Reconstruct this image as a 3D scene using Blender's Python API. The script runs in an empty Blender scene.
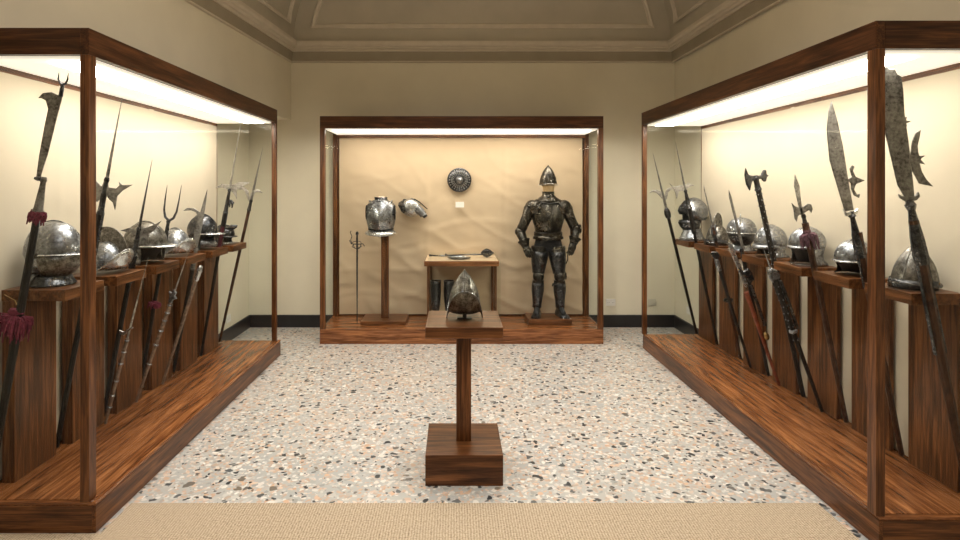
WJSON = '''{"L1": {"Y": 3.0, "X": -2.43, "L": 2.229, "a": 0.1749, "polys": {"blade": [[0.022, 2.105], [0.012, 2.101], [-0.038, 2.114], [-0.081, 2.101], [-0.102, 2.07], [-0.085, 2.073], [-0.06, 2.065], [-0.04, 2.024], [-0.043, 1.934], [-0.044, 1.774], [-0.039, 1.664], [-0.018, 1.667], [-0.001, 1.801], [0.009, 1.944]]}, "pts": {"tineL": [-0.019, 2.227], "tineR": [0.03, 2.229], "fork": [0.012, 2.162], "neck": [0.017, 2.104], "ring": [-0.027, 1.658], "sockend": [-0.023, 1.482], "tassel": [-0.035, 1.459], "tassel2": [-0.044, 0.874]}}, "L2": {"Y": 3.45, "X": -2.42, "L": 2.172, "a": 0.1856, "polys": {"head": [[-0.011, 1.676], [0.006, 1.667], [0.019, 1.622], [0.066, 1.624], [0.083, 1.647], [0.074, 1.668], [0.102, 1.651], [0.163, 1.666], [0.108, 1.618], [0.082, 1.579], [0.084, 1.491], [0.062, 1.536], [0.037, 1.55], [0.018, 1.571], [-0.005, 1.56], [-0.034, 1.518], [-0.064, 1.58], [-0.064, 1.648], [-0.022, 1.619]]}, "pts": {"spike": [-0.003, 1.665], "sockend": [0.004, 1.451]}}, "L3": {"Y": 3.94, "X": -2.42, "L": 1.814, "a": 0.1882, "polys": {"head": [[-0.127, 1.291], [-0.068, 1.322], [-0.019, 1.321], [0.045, 1.344], [0.098, 1.375], [0.143, 1.413], [0.105, 1.336], [0.075, 1.307], [0.081, 1.242], [0.057, 1.279], [-0.004, 1.278], [-0.05, 1.29]]}, "pts": {"spike": [-0.024, 1.422], "sockend": [0.007, 1.147]}}, "L4": {"Y": 4.4, "X": -2.43, "L": 1.626, "a": 0.1684, "polys": {}, "pts": {"t1": [-0.056, 1.622], "m1": [-0.04, 1.409], "b": [0.011, 1.354], "m2": [0.048, 1.415], "t2": [0.053, 1.64], "sockend": [0.009, 1.181], "tassel": [0.004, 0.702]}}, "L5": {"Y": 4.86, "X": -2.4, "L": 1.603, "a": 0.1845, "polys": {"blade": [[-0.0, 1.603], [0.009, 1.507], [0.013, 1.366], [0.015, 1.244], [0.005, 1.064], [-0.026, 1.058], [-0.045, 1.232], [-0.033, 1.34], [-0.057, 1.388], [-0.103, 1.398], [-0.17, 1.38], [-0.141, 1.412], [-0.081, 1.421], [-0.023, 1.395], [-0.013, 1.503]]}, "pts": {"sockend": [-0.02, 0.968]}}, "L6": {"Y": 5.33, "X": -2.37, "L": 2.24, "a": 0.1697, "polys": {"head": [[-0.136, 1.583], [-0.083, 1.631], [-0.03, 1.637], [0.013, 1.639], [0.083, 1.678], [0.187, 1.692], [0.109, 1.634], [0.068, 1.598], [0.083, 1.514], [0.034, 1.573], [-0.007, 1.585], [-0.07, 1.599]]}, "pts": {"spike": [-0.002, 1.589], "sock": [-0.001, 1.523], "sockend": [-0.004, 1.352]}}, "L7": {"Y": 5.86, "X": -2.4, "L": 2.051, "a": 0.2195, "polys": {"wr": [[-0.027, 1.512], [-0.018, 1.567], [0.014, 1.611], [0.055, 1.615], [0.103, 1.589], [0.06, 1.592], [0.026, 1.581], [0.003, 1.519], [-0.013, 1.473]], "wl": [[-0.027, 1.512], [-0.041, 1.572], [-0.083, 1.605], [-0.126, 1.608], [-0.155, 1.568], [-0.116, 1.582], [-0.082, 1.569], [-0.057, 1.527], [-0.023, 1.471]]}, "pts": {"sockend": [-0.019, 1.404]}}, "R1": {"Y": 2.93, "X": 2.68, "L": 2.241, "a": -0.1994, "polys": {"blade": [[-0.007, 2.232], [0.013, 2.254], [0.035, 2.234], [0.058, 2.232], [0.065, 2.201], [0.083, 2.188], [0.079, 2.115], [0.062, 2.003], [0.053, 1.839], [0.032, 1.612], [0.026, 1.554], [-0.017, 1.562], [-0.044, 1.645], [-0.051, 1.86], [-0.056, 2.027], [-0.051, 2.146], [-0.031, 2.216]], "cres": [[0.128, 1.899], [0.096, 1.886], [0.073, 1.849], [0.053, 1.79], [0.043, 1.702], [0.065, 1.63], [0.133, 1.6], [0.105, 1.643], [0.09, 1.688], [0.087, 1.751], [0.096, 1.823], [0.116, 1.866]], "star": [[0.04, 1.792], [0.069, 1.776], [0.09, 1.803], [0.093, 1.768], [0.124, 1.765], [0.095, 1.75], [0.115, 1.719], [0.084, 1.734], [0.065, 1.708], [0.061, 1.741], [0.03, 1.742]], "nib": [[-0.051, 1.601], [-0.029, 1.581], [0.032, 1.571], [0.052, 1.591], [0.055, 1.564], [0.033, 1.547], [-0.019, 1.552], [-0.046, 1.574]], "sp": [[0.051, 1.974], [0.073, 1.98], [0.064, 1.96], [0.088, 1.95], [0.061, 1.945], [0.063, 1.929], [0.049, 1.937]]}, "pts": {"neck": [0.005, 1.537], "sockend": [0.003, 1.27]}}, "R2": {"Y": 3.36, "X": 2.66, "L": 2.143, "a": -0.1961, "polys": {"blade": [[0.0, 2.143], [0.011, 2.029], [0.014, 1.872], [0.006, 1.673], [0.003, 1.485], [-0.049, 1.486], [-0.065, 1.645], [-0.079, 1.802], [-0.061, 1.977], [-0.029, 2.083]], "star": [[-0.001, 1.668], [0.032, 1.68], [0.027, 1.729], [0.045, 1.746], [0.058, 1.735], [0.044, 1.714], [0.052, 1.676], [0.102, 1.642], [0.046, 1.632], [0.028, 1.603], [0.04, 1.57], [0.059, 1.572], [0.048, 1.548], [0.022, 1.568], [0.012, 1.612], [0.018, 1.641]], "nib": [[-0.057, 1.505], [-0.044, 1.479], [0.003, 1.475], [0.03, 1.491], [0.018, 1.46], [-0.049, 1.456]]}, "pts": {"neck": [-0.027, 1.445], "sockend": [-0.017, 1.311]}}, "R3": {"Y": 3.81, "X": 2.663, "L": 1.715, "a": -0.2056, "polys": {"blade": [[0.0, 1.715], [0.014, 1.633], [0.002, 1.507], [0.002, 1.431], [-0.018, 1.435], [-0.02, 1.512], [-0.022, 1.641]], "axe": [[-0.062, 1.533], [-0.044, 1.505], [-0.02, 1.49], [0.014, 1.49], [0.045, 1.504], [0.066, 1.493], [0.069, 1.458], [0.054, 1.434], [0.046, 1.459], [0.013, 1.449], [-0.004, 1.432], [-0.023, 1.443], [-0.039, 1.433], [-0.053, 1.398], [-0.064, 1.424], [-0.058, 1.478]]}, "pts": {"tassel": [0.005, 1.28], "sockend": [0.002, 1.363]}}, "R4": {"Y": 4.28, "X": 2.66, "L": 1.725, "a": -0.216, "polys": {"head": [[-0.058, 1.796], [-0.048, 1.736], [-0.006, 1.716], [0.04, 1.713], [0.069, 1.749], [0.089, 1.744], [0.085, 1.71], [0.102, 1.698], [0.083, 1.688], [0.069, 1.656], [0.051, 1.66], [0.041, 1.685], [-0.009, 1.685], [-0.035, 1.679], [-0.05, 1.644], [-0.065, 1.613], [-0.081, 1.666], [-0.078, 1.742]]}, "pts": {}}, "R5": {"Y": 4.75, "X": 2.64, "L": 1.606, "a": -0.2112, "polys": {"blade": [[0.0, 1.606], [0.009, 1.553], [0.025, 1.081], [0.003, 1.085], [-0.011, 1.548]]}, "pts": {}}, "R6": {"Y": 5.2, "X": 2.65, "L": 1.649, "a": -0.2089, "polys": {"blade": [[0.0, 1.649], [0.001, 1.602], [0.009, 1.209], [-0.004, 1.212], [-0.009, 1.604]], "head": [[-0.013, 1.279], [-0.001, 1.248], [0.033, 1.278], [0.028, 1.233], [0.028, 1.167], [-0.003, 1.193], [-0.038, 1.163]]}, "pts": {"star": [0.022, 0.563]}}, "R7": {"Y": 5.68, "X": 2.65, "L": 2.091, "a": -0.2037, "polys": {"head": [[-0.147, 1.7], [-0.106, 1.651], [-0.035, 1.651], [0.003, 1.638], [0.038, 1.657], [0.102, 1.623], [0.039, 1.615], [0.005, 1.597], [-0.009, 1.58], [-0.036, 1.595], [-0.067, 1.592], [-0.103, 1.518], [-0.104, 1.589], [-0.119, 1.638]]}, "pts": {"spike": [0.001, 1.578], "sockend": [0.002, 1.435]}}, "R8": {"Y": 6.05, "X": 2.62, "L": 2.027, "a": -0.2381, "polys": {"wl": [[0.011, 1.524], [-0.006, 1.588], [-0.053, 1.621], [-0.107, 1.624], [-0.144, 1.605], [-0.1, 1.606], [-0.061, 1.588], [-0.034, 1.54], [-0.008, 1.49]], "wr": [[0.011, 1.524], [0.038, 1.588], [0.076, 1.612], [0.119, 1.607], [0.136, 1.587], [0.097, 1.585], [0.059, 1.562], [0.033, 1.502], [0.013, 1.485]]}, "pts": {"collar": [0.014, 1.354], "sockend": [0.014, 1.31]}}, "A1": {"Y": 3.81, "X": -2.345, "L": 1.171, "a": 0.2528, "polys": {"guard": [[-0.067, 0.643], [-0.035, 0.637], [-0.019, 0.655], [0.018, 0.686], [0.019, 0.672], [-0.005, 0.642], [-0.028, 0.611], [-0.062, 0.623]]}, "pts": {"g": [-0.023, 0.647]}}, "A2": {"Y": 4.2, "X": -2.345, "L": 1.213, "a": 0.3357, "polys": {"head": [[-0.042, 0.863], [-0.016, 0.857], [-0.011, 0.886], [0.019, 0.869], [0.012, 0.843], [0.037, 0.828], [0.011, 0.811], [0.011, 0.78], [-0.022, 0.784], [-0.021, 0.816]]}, "pts": {"g": [-0.011, 0.866]}}, "A3": {"Y": 4.578, "X": -2.345, "L": 1.01, "a": 0.315, "polys": {}, "pts": {"g": [-0.001, 0.934]}}, "A4": {"Y": 4.02, "X": 2.6, "L": 1.261, "a": -0.3462, "polys": {"head": [[-0.022, 1.074], [0.005, 1.087], [0.033, 1.061], [0.045, 1.012], [0.02, 0.984], [0.039, 0.932], [0.005, 0.922], [-0.016, 0.967], [-0.031, 1.009], [-0.032, 1.047]]}, "pts": {"g": [0.008, 1.055]}}, "A5": {"Y": 4.55, "X": 2.6, "L": 1.227, "a": -0.343, "polys": {"blade": [[0.0, 1.227], [0.021, 1.203], [0.033, 1.012], [0.035, 0.851], [0.012, 0.833], [0.0, 0.871], [-0.002, 1.008], [-0.014, 1.165]], "lug": [[0.008, 1.013], [0.032, 0.962], [0.042, 0.967], [0.081, 0.978], [0.097, 0.93], [0.093, 0.872], [0.053, 0.853], [0.044, 0.898], [0.021, 0.932], [-0.003, 0.983]]}, "pts": {"g": [0.017, 0.848], "sockend": [0.025, 0.727]}}, "A6": {"Y": 4.99, "X": 2.6, "L": 1.068, "a": -0.3082, "polys": {"head": [[-0.022, 1.084], [0.029, 1.072], [0.041, 1.036], [0.015, 0.999], [-0.016, 1.017], [-0.029, 1.049]]}, "pts": {"g": [-0.007, 0.987]}}}'''
import bpy, bmesh, math, random, json
from mathutils import Vector, Matrix, noise
PI = math.pi
random.seed(7)
C = bpy.context.scene.collection
# ------------------------------------------------------------------ materials
def newmat(name):
    m = bpy.data.materials.new(name); m.use_nodes = True
    nt = m.node_tree; b = nt.nodes['Principled BSDF']
    return m, nt, b
def N(nt, typ, **kw):
    n = nt.nodes.new(typ)
    for k, v in kw.items():
        if k in n.inputs: n.inputs[k].default_value = v
        else: setattr(n, k, v)
    return n
def ramp(nt, fac, stops):
    r = nt.nodes.new('ShaderNodeValToRGB')
    while len(r.color_ramp.elements) < len(stops): r.color_ramp.elements.new(.5)
    for e, (p, c) in zip(r.color_ramp.elements, stops):
        e.position = p; e.color = (*c, 1)
    nt.links.new(fac, r.inputs[0]); return r.outputs[0]
def coords(nt, scale=(1,1,1), rnd=False):
    tc = nt.nodes.new('ShaderNodeTexCoord'); mp = nt.nodes.new('ShaderNodeMapping')
    mp.inputs['Scale'].default_value = scale
    nt.links.new(tc.outputs['Object'], mp.inputs['Vector'])
    if rnd:
        oi = nt.nodes.new('ShaderNodeObjectInfo')
        mu = N(nt, 'ShaderNodeMath', operation='MULTIPLY'); mu.inputs[1].default_value = 37.0
        nt.links.new(oi.outputs['Random'], mu.inputs[0])
        nt.links.new(mu.outputs[0], mp.inputs['Location'])
    return mp.outputs['Vector']
def bump(nt, b, h, dist=.002, strength=.5):
    bp = N(nt, 'ShaderNodeBump', Strength=strength, Distance=dist)
    nt.links.new(h, bp.inputs['Height']); nt.links.new(bp.outputs[0], b.inputs['Normal'])
def wood(name, axis, dark, mid, light, rough=.3):
    m, nt, b = newmat(name)
    sc = [14, 14, 14]; sc['xyz'.index(axis)] = 1.1
    v = coords(nt, sc, True)
    n1 = N(nt, 'ShaderNodeTexNoise', Scale=2.2, Detail=8, Roughness=.62, Distortion=.5); nt.links.new(v, n1.inputs['Vector'])
    sc2 = [120, 120, 120]; sc2['xyz'.index(axis)] = 3
    v2 = coords(nt, sc2, True)
    n2 = N(nt, 'ShaderNodeTexNoise', Scale=1.5, Detail=3); nt.links.new(v2, n2.inputs['Vector'])
    mx = N(nt, 'ShaderNodeMath', operation='MULTIPLY_ADD'); mx.inputs[1].default_value = .35
    nt.links.new(n2.outputs[0], mx.inputs[0]); 
    s = N(nt, 'ShaderNodeMath', operation='MULTIPLY'); s.inputs[1].default_value = .72
    nt.links.new(n1.outputs[0], s.inputs[0]); nt.links.new(s.outputs[0], mx.inputs[2])
    col = ramp(nt, mx.outputs[0], [(.34, dark), (.52, mid), (.72, light)])
    nt.links.new(col, b.inputs['Base Color']); b.inputs['Roughness'].default_value = rough
    bump(nt, b, n2.outputs[0], .0006, .4)
    return m
WD, WM, WL = (.012,.005,.002), (.1,.037,.013), (.28,.115,.042)
wood_x = wood('walnut_along_x', 'x', WD, WM, WL); wood_y = wood('walnut_along_y', 'y', WD, WM, WL); wood_z = wood('walnut_along_z', 'z', WD, WM, WL)
PD, PM, PL = (.035,.012,.004), (.19,.066,.021), (.48,.2,.07)
beam_x = wood('dark_beam_x', 'x', (.01,.004,.002), (.055,.02,.008), (.15,.058,.022)); beam_y = wood('dark_beam_y', 'y', (.01,.004,.002), (.055,.02,.008), (.15,.058,.022))
plat_y = wood('platform_wood_y', 'y', PD, PM, PL, .26); plat_x = wood('platform_wood_x', 'x', PD, PM, PL, .26)
def metal(name, c1, c2, c3, rough=.3, scale=18, metallic=.92, bumpd=.0012):
    m, nt, b = newmat(name)
    v = coords(nt, (1,1,1), True)
    n1 = N(nt, 'ShaderNodeTexNoise', Scale=scale, Detail=9, Roughness=.7); nt.links.new(v, n1.inputs['Vector'])
    n2 = N(nt, 'ShaderNodeTexNoise', Scale=scale*7, Detail=4); nt.links.new(v, n2.inputs['Vector'])
    ad = N(nt, 'ShaderNodeMath', operation='MULTIPLY_ADD'); ad.inputs[1].default_value = .4
    s = N(nt, 'ShaderNodeMath', operation='MULTIPLY'); s.inputs[1].default_value = .65
    nt.links.new(n1.outputs[0], s.inputs[0]); nt.links.new(n2.outputs[0], ad.inputs[0]); nt.links.new(s.outputs[0], ad.inputs[2])
    nt.links.new(ramp(nt, ad.outputs[0], [(.4, c1), (.52, c2), (.64, c3)]), b.inputs['Base Color'])
    b.inputs['Metallic'].default_value = metallic
    mr = N(nt, 'ShaderNodeMapRange'); mr.inputs[1].default_value=.4; mr.inputs[2].default_value=.65; mr.inputs[3].default_value = rough+.22; mr.inputs[4].default_value = rough
    nt.links.new(ad.outputs[0], mr.inputs[0]); nt.links.new(mr.outputs[0], b.inputs['Roughness'])
    bump(nt, b, n1.outputs[0], bumpd, .5)
    return m
steel = metal('polished_steel', (.11,.11,.115), (.27,.28,.30), (.46,.48,.51), .2, 9, bumpd=.0004)
steel_dark = metal('blackened_steel', (.022,.022,.024), (.07,.072,.077), (.17,.17,.18), .2, 9, bumpd=.0004)
steel_pitted = metal('pitted_steel', (.03,.026,.021), (.15,.14,.125), (.34,.33,.31), .28, 30, bumpd=.0007)
steel_bright = metal('bright_steel', (.3,.3,.3), (.55,.56,.57), (.75,.76,.78), .16, 12, bumpd=.0003)
blade_m = metal('weathered_blade', (.07,.062,.055), (.2,.19,.175), (.3,.29,.27), .38, 10, .7, bumpd=.0006)
blade_light = metal('pale_blade', (.12,.11,.1), (.33,.32,.3), (.55,.54,.52), .3, 14, .85)
armour_m = metal('armour_steel', (.022,.02,.019), (.065,.06,.052), (.15,.135,.11), .2, 6, bumpd=.0004)
bronze_m = metal('brass_trim', (.2,.12,.05), (.45,.3,.12), (.7,.5,.25), .3, 30)
def plain(name, c, rough=.6, metallic=0, noise_amt=.25, scale=30, bumpd=0):
    m, nt, b = newmat(name)
    v = coords(nt, (1,1,1)); n = N(nt, 'ShaderNodeTexNoise', Scale=scale, Detail=5); nt.links.new(v, n.inputs['Vector'])
    a = tuple(x*(1-noise_amt) for x in c); d = tuple(min(1, x*(1+noise_amt)) for x in c)
    nt.links.new(ramp(nt, n.outputs[0], [(.3, a), (.7, d)]), b.inputs['Base Color'])
    b.inputs['Roughness'].default_value = rough; b.inputs['Metallic'].default_value = metallic
    if bumpd: bump(nt, b, n.outputs[0], bumpd, .6)
    return m
shaft_black = plain('black_shaft', (.014,.012,.011), .38, noise_amt=.5)
shaft_brown = plain('brown_shaft', (.055,.024,.013), .4, noise_amt=.6)
shaft_red = plain('red_wood_shaft', (.17,.038,.016), .3, noise_amt=.5)
shaft_pale = plain('grey_wrapped_shaft', (.2,.14,.1), .5, noise_amt=.5, scale=60)
for _m in (shaft_black, shaft_brown, wood_x, wood_y, wood_z, beam_x, beam_y): _m.node_tree.nodes['Principled BSDF'].inputs['Specular IOR Level'].default_value = .28
velvet = plain('crimson_velvet', (.15,.022,.045), .9, noise_amt=.5, scale=90, bumpd=.002)
velvet_dull = plain('faded_purple_fringe', (.11,.05,.07), .9, noise_amt=.6, scale=90, bumpd=.002)
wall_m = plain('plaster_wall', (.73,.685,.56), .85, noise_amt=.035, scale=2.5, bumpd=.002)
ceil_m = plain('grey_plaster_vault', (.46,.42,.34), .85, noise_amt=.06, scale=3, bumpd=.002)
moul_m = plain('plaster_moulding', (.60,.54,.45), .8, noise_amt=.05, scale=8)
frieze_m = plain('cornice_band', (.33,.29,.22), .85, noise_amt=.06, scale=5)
base_m = plain('black_baseboard', (.016,.016,.018), .35, noise_amt=.3, scale=6)
white_m = plain('white_plastic', (.8,.79,.76), .4, noise_amt=.02)
beige_pl = plain('beige_plastic', (.55,.52,.44), .5, noise_amt=.02)
black_pl = plain('black_plastic', (.01,.01,.01), .4)
cloth_dark = plain('dark_cloth', (.018,.018,.02), .85, noise_amt=.3, scale=200, bumpd=.001)
tan_cloth = plain('tan_linen', (.62,.44,.24), .8, noise_amt=.12, scale=60)
void_m = plain('dark_interior', (.006,.006,.006), .7)  # near-black for painted shade inside helmets and armholes, also black grips and straps
def fabric(name, c, stain):
    m, nt, b = newmat(name)
    v = coords(nt, (1,1,1))
    n1 = N(nt, 'ShaderNodeTexNoise', Scale=1.6, Detail=6, Roughness=.6); nt.links.new(v, n1.inputs['Vector'])
    n2 = N(nt, 'ShaderNodeTexNoise', Scale=260, Detail=2); nt.links.new(v, n2.inputs['Vector'])
    nt.links.new(ramp(nt, n1.outputs[0], [(.3, tuple(x*(1-stain) for x in c)), (.65, c)]), b.inputs['Base Color'])
    b.inputs['Roughness'].default_value = .9
    bump(nt, b, n2.outputs[0], .0003, .25)
    return m
fab_side = fabric('cream_canvas', (.64,.57,.45), .07)
fab_back = fabric('tan_canvas', (.60,.475,.33), .1)
def emis(name, col, s):
    m, nt, b = newmat(name)
    b.inputs['Base Color'].default_value = (.9,.88,.84,1)
    b.inputs['Emission Color'].default_value = (*col, 1); b.inputs['Emission Strength'].default_value = s
    return m
tube_m = emis('lit_diffuser', (1,.91,.78), 23.0)
soft_m = emis('frosted_panel', (1,.9,.74), .75)
tube_b = emis('lit_diffuser_back', (1,.89,.74), 14.5)
def glassmat():
    m = bpy.data.materials.new('clear_glass'); m.use_nodes = True; nt = m.node_tree; nt.nodes.clear()
    out = N(nt, 'ShaderNodeOutputMaterial'); mix = N(nt, 'ShaderNodeMixShader')
    tr = N(nt, 'ShaderNodeBsdfTransparent'); gl = N(nt, 'ShaderNodeBsdfGlossy', Roughness=.02)
    tr.inputs[0].default_value = (.975,.985,.98,1); gl.inputs[0].default_value = (.9,.9,.9,1)
    lw = N(nt, 'ShaderNodeLayerWeight', Blend=.5); pw = N(nt, 'ShaderNodeMath', operation='POWER'); pw.inputs[1].default_value = 5
    sc_ = N(nt, 'ShaderNodeMath', operation='MULTIPLY_ADD'); sc_.inputs[1].default_value = .05; sc_.inputs[2].default_value = .004
    nt.links.new(lw.outputs['Facing'], pw.inputs[0]); nt.links.new(pw.outputs[0], sc_.inputs[0])
    nt.links.new(sc_.outputs[0], mix.inputs[0]); nt.links.new(tr.outputs[0], mix.inputs[1]); nt.links.new(gl.outputs[0], mix.inputs[2])
    nt.links.new(mix.outputs[0], out.inputs[0]); return m
glass = glassmat()
def terrazzo():
    m, nt, b = newmat('terrazzo')
    L = nt.links.new
    tc = nt.nodes.new('ShaderNodeTexCoord')
    def warp(scale, amt):
        n = N(nt, 'ShaderNodeTexNoise', Scale=scale, Detail=2); L(tc.outputs['Object'], n.inputs['Vector'])
        sub = N(nt, 'ShaderNodeVectorMath', operation='MULTIPLY_ADD')
        sub.inputs[1].default_value = (amt,)*3
        L(n.outputs['Color'], sub.inputs[0]); L(tc.outputs['Object'], sub.inputs[2])
        return sub.outputs[0]
    wv = warp(22, .05)
    big = N(nt, 'ShaderNodeTexNoise', Scale=1.3, Detail=4); L(tc.outputs['Object'], big.inputs['Vector'])
    base = ramp(nt, big.outputs[0], [(.3, (.40,.42,.43)), (.55, (.47,.47,.46)), (.75, (.54,.47,.40))])
    cur = base
    def layer(scale, thr, frac, colors, vec, cur):
        vo = N(nt, 'ShaderNodeTexVoronoi', Scale=scale, Randomness=1.0); L(vec, vo.inputs['Vector'])
        sep = nt.nodes.new('ShaderNodeSeparateColor'); L(vo.outputs['Color'], sep.inputs[0])
        a = N(nt, 'ShaderNodeMapRange'); a.inputs[1].default_value = thr-.06; a.inputs[2].default_value = thr+.02; a.inputs[3].default_value=1; a.inputs[4].default_value=0
        # radius varies per stone
        mu = N(nt, 'ShaderNodeMath', operation='MULTIPLY_ADD'); mu.inputs[1].default_value = .22; L(sep.outputs[2], mu.inputs[0]); L(vo.outputs['Distance'], mu.inputs[2])
        L(mu.outputs[0], a.inputs[0])
        lt = N(nt, 'ShaderNodeMath', operation='LESS_THAN'); L(sep.outputs[0], lt.inputs[0]); lt.inputs[1].default_value = frac
        mm = N(nt, 'ShaderNodeMath', operation='MULTIPLY'); L(a.outputs[0], mm.inputs[0]); L(lt.outputs[0], mm.inputs[1])
        col = ramp(nt, sep.outputs[1], colors)
        mx = nt.nodes.new('ShaderNodeMix'); mx.data_type = 'RGBA'
        L(mm.outputs[0], mx.inputs[0]); L(cur, mx.inputs[6]); L(col, mx.inputs[7])
        return mx.outputs[2]
    light = [(0,(.68,.67,.65)),(.2,(.56,.36,.24)),(.38,(.45,.45,.44)),(.55,(.72,.70,.66)),(.7,(.64,.43,.29)),(.85,(.32,.34,.34)),(1,(.78,.76,.72))]
    cur = layer(46, .66, .85, light, wv, cur)
    cur = layer(24, .54, .6, light, wv, cur)
    grey = [(0,(.02,.024,.03)),(.5,(.045,.05,.055)),(.7,(.12,.13,.14)),(1,(.2,.16,.12))]
    wv2 = warp(14, .09)
    cur = layer(33, .48, .15, grey, wv2, cur)
    cur = layer(17, .48, .34, grey, wv2, cur)
    L(cur, b.inputs['Base Color']); b.inputs['Roughness'].default_value = .32
    return m
terr = terrazzo()
def jute():
    m, nt, b = newmat('woven_jute'); L = nt.links.new
    v = coords(nt, (1,1,1))
    w1 = N(nt, 'ShaderNodeTexWave', Scale=22, Distortion=1.5, Detail=1, wave_type='BANDS', bands_direction='X'); L(v, w1.inputs['Vector'])
    w2 = N(nt, 'ShaderNodeTexWave', Scale=30, Distortion=1.5, Detail=1, wave_type='BANDS', bands_direction='Y'); L(v, w2.inputs['Vector'])
    n = N(nt, 'ShaderNodeTexNoise', Scale=90, Detail=4); L(v, n.inputs['Vector'])
    mu = N(nt, 'ShaderNodeMath', operation='MULTIPLY'); L(w1.outputs[1], mu.inputs[0]); L(w2.outputs[1], mu.inputs[1])
    ad = N(nt, 'ShaderNodeMath', operation='MULTIPLY_ADD'); ad.inputs[1].default_value=.5; L(mu.outputs[0], ad.inputs[0]); L(n.outputs[0], ad.inputs[2])
    L(ramp(nt, ad.outputs[0], [(.3,(.22,.165,.11)),(.6,(.46,.365,.26)),(.9,(.66,.55,.42))]), b.inputs['Base Color'])
    b.inputs['Roughness'].default_value = .95; bump(nt, b, ad.outputs[0], .004, .8)
    return m
jute_m = jute()
# ------------------------------------------------------------------ mesh helpers
def BM(): return bmesh.new()
def box(bm, x0, x1, y0, y1, z0, z1):
    vs = [bm.verts.new((x, y, z)) for x in (x0, x1) for y in (y0, y1) for z in (z0, z1)]
    for f in ((0,1,3,2),(4,6,7,5),(0,4,5,1),(2,3,7,6),(0,2,6,4),(1,5,7,3)): bm.faces.new([vs[i] for i in f])
    return bm
def rings(bm, rs, cap=True, closed=True):
    R = [[bm.verts.new(p) for p in r] for r in rs]
    n = len(R[0])
    for a, b in zip(R, R[1:]):
        for i in range(n if closed else n-1):
            j = (i+1) % n
            try: bm.faces.new((a[i], a[j], b[j], b[i]))
            except ValueError: pass
    if cap and closed:
        bm.faces.new(list(reversed(R[0]))); bm.faces.new(R[-1])
    return bm
def frame_of(d, up=Vector((0,1,0))):
    d = d.normalized()
    if abs(d.dot(up)) > .95: up = Vector((1,0,0))
    s = d.cross(up).normalized(); return s, s.cross(d).normalized()
def tube(bm, pts, rad, seg=10, flat=1.0, cap=True):
    pts = [Vector(p) for p in pts]; n = len(pts)
    if not hasattr(rad, '__len__'): rad = [rad]*n
    rs = []; up = Vector((0,1,0))
    for i, p in enumerate(pts):
        d = (pts[min(i+1, n-1)] - pts[max(i-1, 0)])
        s, u = frame_of(d)
        rs.append([p + s*math.cos(t)*rad[i] + u*math.sin(t)*rad[i]*flat for t in [2*PI*k/seg for k in range(seg)]])
    return rings(bm, rs, cap)
def lathe(bm, prof, seg=24, c=(0,0,0), sx=1, sy=1, axis='z', cap=True):
    rs = []
    for r, z in prof:
        r = max(r, .0004); ring = []
        for k in range(seg):
            t = 2*PI*k/seg; p = (r*math.cos(t)*sx, r*math.sin(t)*sy, z)
            if axis == 'y': p = (p[0], z, p[1])
            if axis == 'x': p = (z, p[0], p[1])
            ring.append(Vector(p)+Vector(c))
        rs.append(ring)
    return rings(bm, rs, cap)
def prism(bm, poly, t, ridge=None):
    """outline in XZ with thickness t along Y"""
    n = len(poly)
    a = [bm.verts.new((x, -t/2, z)) for x, z in poly]; b = [bm.verts.new((x, t/2, z)) for x, z in poly]
    bm.faces.new(a); bm.faces.new(list(reversed(b)))
    for i in range(n):
        j = (i+1) % n; bm.faces.new((a[j], a[i], b[i], b[j]))
    return bm
def ball(bm, c, r, sx=1, sy=1, sz=1, u=12, v=8):
    prof = [(r*math.sin(PI*k/v), -r*math.cos(PI*k/v)*sz) for k in range(v+1)]
    return lathe(bm, prof, u, c, sx, sy)
def obj(name, bm, m, parent=None, smooth=True, bevel=0, solid=0, sub=0, ang=.7):
    bmesh.ops.recalc_face_normals(bm, faces=bm.faces[:])
    me = bpy.data.meshes.new(name); bm.to_mesh(me); bm.free()
    for p in me.polygons: p.use_smooth = smooth
    me.materials.append(m)
    if smooth:
        try: me.set_sharp_from_angle(angle=ang)
        except Exception: pass
    o = bpy.data.objects.new(name, me); C.objects.link(o)
    if parent: o.parent = parent
    if solid:
        s = o.modifiers.new('s', 'SOLIDIFY'); s.thickness = solid; s.offset = 0
    if bevel:
        b = o.modifiers.new('b', 'BEVEL'); b.width = bevel; b.segments = 2; b.limit_method = 'ANGLE'
    if sub:
        s = o.modifiers.new('u', 'SUBSURF'); s.levels = sub; s.render_levels = sub
    return o
def wbox(name, dims, m, parent=None, bevel=.004):
    return obj(name, box(BM(), *dims), m, parent, False, bevel)
def thing(name, label, cat, loc=(0,0,0), rz=0, group=None, ry=0):
    o = bpy.data.objects.new(name, None); C.objects.link(o); o.empty_display_size = .05
    o.location = loc; o.rotation_euler = (0, ry, rz); o['label'] = label; o['category'] = cat
    if group: o['group'] = group
    return o
def tag(o, label, cat, group=None):
    o['label'] = label; o['category'] = cat
    if group: o['group'] = group
    return o
def struct(o): o['kind'] = 'structure'; return o
def dup(root, loc, label, rz=None):
    r = root.copy(); C.objects.link(r); r.location = loc; r['label'] = label
    if rz is not None: r.rotation_euler = (0, 0, rz)
    for ch in list(root.children):
        c = ch.copy(); C.objects.link(c); c.parent = r
        for g in ch.children:
            d = g.copy(); C.objects.link(d); d.parent = c
    return r
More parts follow.
